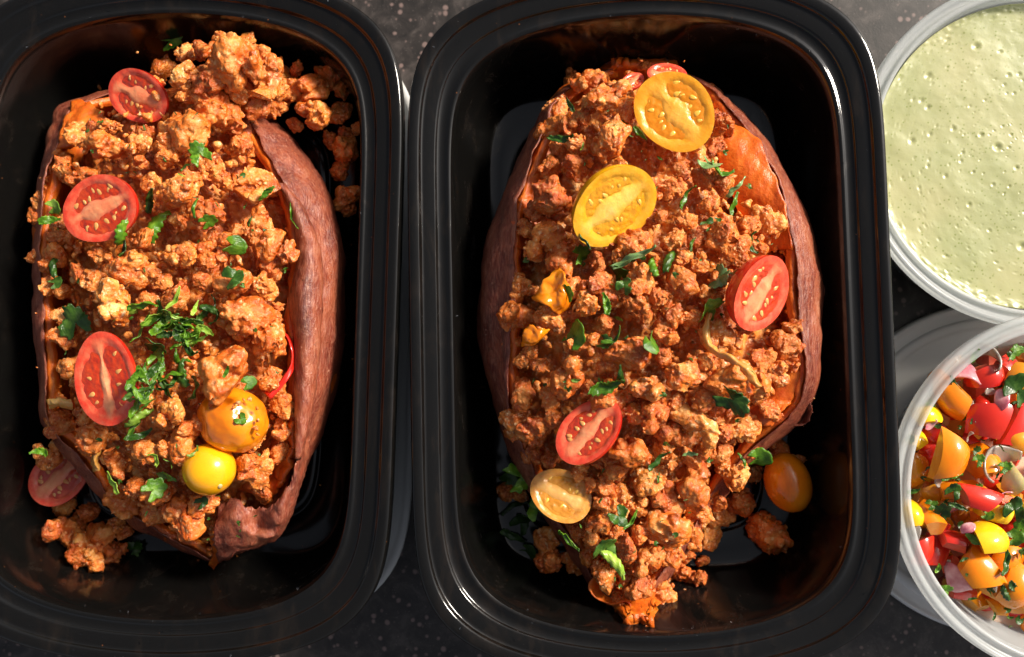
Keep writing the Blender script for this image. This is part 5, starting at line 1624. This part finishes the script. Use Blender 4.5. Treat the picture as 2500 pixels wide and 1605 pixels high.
onion(2441, 1134, 110, 60, 4.35, 'onion', 'translucent onion crescent round a cilantro leaf', 1.0, 1.3)
onion(2408, 872, 90, -40, 4.2, 'onion', 'clear onion curl near the cup rim', 2.0, 1.5)
onion(2446, 976, 66, 70, 4.5, 'onion_red', 'purple tinged onion piece on the large shiny red chunk', 3.0, 1.0)
onion(2352, 918, 80, 20, 4.2, 'onion_red', 'pinkish onion slice beside the bright red slab', 4.0, 1.2)
onion(2322, 1262, 80, 30, 4.2, 'onion_red', 'pink onion strip below the orange slab', 5.0, 1.1)
onion(2336, 1412, 84, 110, 3.8, 'onion_red', 'rosy onion slice beside the broad lower orange wedge', 6.0, 1.1)
onion(2290, 1400, 90, 40, 3.2, 'onion', 'pale onion slice in the juice at the lower cup wall', 7.0, 1.0)
onion(2366, 1000, 60, 70, 4.1, 'onion', 'small clear onion bit between the long orange wedge and the shiny red chunk', 8.0, 1.0)
onion(2446, 1330, 50, 90, 4.3, 'onion', 'white onion bit at the side of the bright yellow wedge', 9.0, 0.9)
for px, py, ln, an, mt_, lb in ((2276, 1040, 44, 10, 'onion_red', 'pink onion bit beside the two yellow wall chunks'), (2372, 1068, 40, 60, 'onion', 'pale onion bit between the big orange wedge and shiny red chunk'),
                            (2300, 1175, 46, 80, 'onion', 'pale onion bit below the foot of the big orange wedge'), (2456, 1212, 44, 20, 'onion_red', 'pink onion bit under the cream chunk'),
                            (2362, 1290, 48, 40, 'onion_red', 'pink onion bit above the curved bright red piece'), (2436, 1430, 44, 70, 'onion', 'pale onion bit between the two lowest orange wedges'),
                            (2240, 1300, 40, 80, 'onion', 'pale onion bit at the cup wall under the yellow chunk'), (2420, 960, 40, 30, 'onion', 'pale onion bit between the bright red slab and the shiny red chunk')):
    onion(px, py, ln, an, 4.45, mt_, lb, px * 0.37, 0.8)
# juice
v, f = revolve([(0.001, SZ_LID + 1.45), (4.78, SZ_LID + 1.45), (4.92, SZ_LID + 1.5), (4.68, SZ_LID + 0.6), (4.6, SZ_LID + 0.36), (0.001, SZ_LID + 0.36)], 120)
MT['juice'] = mat_simple('cloudy salsa juice', [(0.3, (0.62, 0.40, 0.28)), (0.6, (0.70, 0.52, 0.40)), (0.8, (0.74, 0.58, 0.46))], 0.8, 0.08, 0.2, RAD_R, 0.15, 3)
o = link('salsa_juice', mesh('salsa_juice', v, f, MT['juice']), loc=(CUPS[0], CUPS[1], 0))
tag(o, 'cloudy pinkish juice pooled round the salsa chunks in the cup', 'juice')
# fine herbs in the salsa
vv, ff, off = [], [], 0
for _ in range(150):
    a, q = RNG.uniform(0, 6.28), 4.85 * math.sqrt(RNG.random())
    if q * math.cos(a) > 1.6: continue
    c, f = STRIPV[RNG.integers(12)] if RNG.random() < 0.5 else LOBEV[RNG.integers(8)]
    a2 = RNG.uniform(0, 6.28)
    Rm = fr(np.array([0, 0, 1]) + RNG.normal(size=3) * 0.4, [math.cos(a2), math.sin(a2), 0])
    vv.append((c * RNG.uniform(0.16, 0.38)) @ Rm.T + np.array([CUPS[0] + q * math.cos(a), CUPS[1] + q * math.sin(a), SZ_LID + RNG.uniform(3.35, 3.85) - 0.012 * q * q])); ff += [tuple(i + off for i in t) for t in f]; off += len(c)
tag(link('salsa_herbs', mesh('salsa_herbs', np.concatenate(vv), ff, MT['leaf_dark'])), 'finely chopped green herbs mixed through the salsa', 'herb flecks', None, 'stuff')
# herbs in the salsa
SH = [(2271, 985, 28, 80, 'l', 'cilantro leaf on the yellow chunk at the cup wall'), (2380, 870, 50, 60, 's', 'cilantro strip beside the clear onion curl'), (2428, 847, 26, 0, 's', 'tiny green chip stuck to the upper cup wall'),
      (2478, 858, 56, 10, 'l', 'cilantro sprig at the back of the salsa by the frame'), (2490, 950, 110, 50, 'l', 'dark bunch of cilantro beside the pale orange wedge'), (2479, 984, 26, 10, 's', 'small pale chip right of the purple tinged onion'),
      (2329, 935, 56, -55, 's', 'blurred dark strip on the long orange wedge'), (2322, 1163, 70, 15, 's', 'curved cilantro strip across the foot of the big orange wedge'), (2328, 1132, 30, -50, 's', 'small leaf on the face of the big orange wedge'),
      (2390, 1122, 36, 40, 'l', 'leaf on the orange cup-shaped piece'), (2454, 1140, 40, 20, 'l', 'leaf inside the onion crescent'), (2434, 1162, 26, 70, 's', 'small chip at the foot of the onion crescent'),
      (2222, 1072, 30, 60, 'l', 'dark leaf at the cup wall by the small yellow chunk'), (2338, 1237, 62, -20, 's', 'thick green strip under the pointed red wedge'), (2330, 1196, 50, 60, 'l', 'leaf on the flat orange slab'), (2389, 1192, 30, 60, 'l', 'leaf behind the pointed red wedge'),
      (2412, 1258, 40, -20, 'l', 'leaf on the yellow slice'), (2388, 1312, 74, -50, 'l', 'cilantro leaf on the bright yellow wedge'), (2415, 1322, 40, -20, 's', 'ragged tail of the leaf on the bright yellow wedge'), (2478, 1314, 60, 10, 'l', 'dark leaf above the orange wedge with the herb strip'),
      (2455, 1368, 100, 74, 's', 'long dark herb strip on an orange wedge'), (2366, 1404, 30, -20, 's', 'dark fleck on the broad lower orange wedge'), (2352, 1366, 30, 20, 's', 'upper fleck on the broad lower orange wedge'), (2474, 1432, 60, -40, 's', 'thin strip on the lowest orange wedge'),
      (2224, 1276, 26, 0, 's', 'thin herb strip on the yellow wall chunk'), (2276, 1232, 34, 20, 'l', 'leaf on the orange wall chunk'), (2290, 1385, 34, 70, 's', 'green chip floating in the juice'), (2310, 1440, 40, 20, 'l', 'leaf at the lower cup wall in the juice'),
      (2300, 1250, 60, 60, 'l', 'dark leaf in the gap beside the pink onion strip'), (2478, 1240, 80, 70, 'l', 'dark cilantro tangle by the frame below the cream chunk'), (2494, 1290, 60, 60, 'l', 'dark leaf cut by the frame beside the tangle'), (2380, 1030, 30, 60, 'l', 'dark leaf in the gap left of the shiny red chunk'),
      (2230, 1200, 40, 10, 's', 'dark strip below the see-through amber piece'), (2454, 1446, 60, 110, 's', 'dark strip between the lowest orange wedges')]
for px, py, ln, an, fm, lb in SH:
    u, v = su(px, py)
    herb(u, v, ln / K * 0.72, an, fm, RNG.choice(['leaf', 'leaf_dark', 'leaf']), lb, 4.62 if 'wall' not in lb and 'juice' not in lb and 'gap' not in lb else 4.3, 0.3, 'cilantro in the salsa')

# small water drops and grease spots on the rims
vv, ff, off = [], [], 0
for (cx, cy, rot), cnt in ((C2, 150), (C1, 90)):
    for _ in range(cnt):
        a = RNG.normal(-1.57, 0.35) if RNG.random() < 0.62 else (RNG.normal(1.3, 0.5) if RNG.random() < 0.6 else RNG.uniform(0, 6.28))
        u_ = RNG.choice([0.22, 0.62, 0.74, 1.08, 1.32, 1.5])
        z_ = {0.22: 0.0, 0.62: -0.205, 0.74: -0.21, 1.08: -0.34, 1.32: -0.30, 1.5: -0.62}[float(u_)] + ZR
        x, y = outline(OA - u_, OB - u_, 1.95, 8.3)
        i = int(np.argmin(np.abs(np.angle(np.exp(1j * (np.arctan2(y / OB, x / OA) - a))))))
        px, py = x[i] + RNG.normal() * 0.03, y[i] + RNG.normal() * 0.03
        X_, Y_ = cx + px * math.cos(rot) - py * math.sin(rot), cy + px * math.sin(rot) + py * math.cos(rot)
        r = RNG.uniform(0.012, 0.034)
        vv.append(ICO2[0] * np.array([r, r * RNG.uniform(0.8, 1.3), r * 0.55]) + np.array([X_, Y_, z_ + 0.004])); ff += [tuple(i_ + off for i_ in q) for q in ICO2[1]]; off += len(ICO2[0])
MT['water'] = NT('water').set(Base_Color=(0.9, 0.9, 0.9), Roughness=0.02, Transmission_Weight=1.0, IOR=1.33).m
tag(link('water_drops', mesh('water_drops', np.concatenate(vv), ff, MT['water'])), 'fine water drops on the rims of the black containers', 'water drops', None, 'stuff')
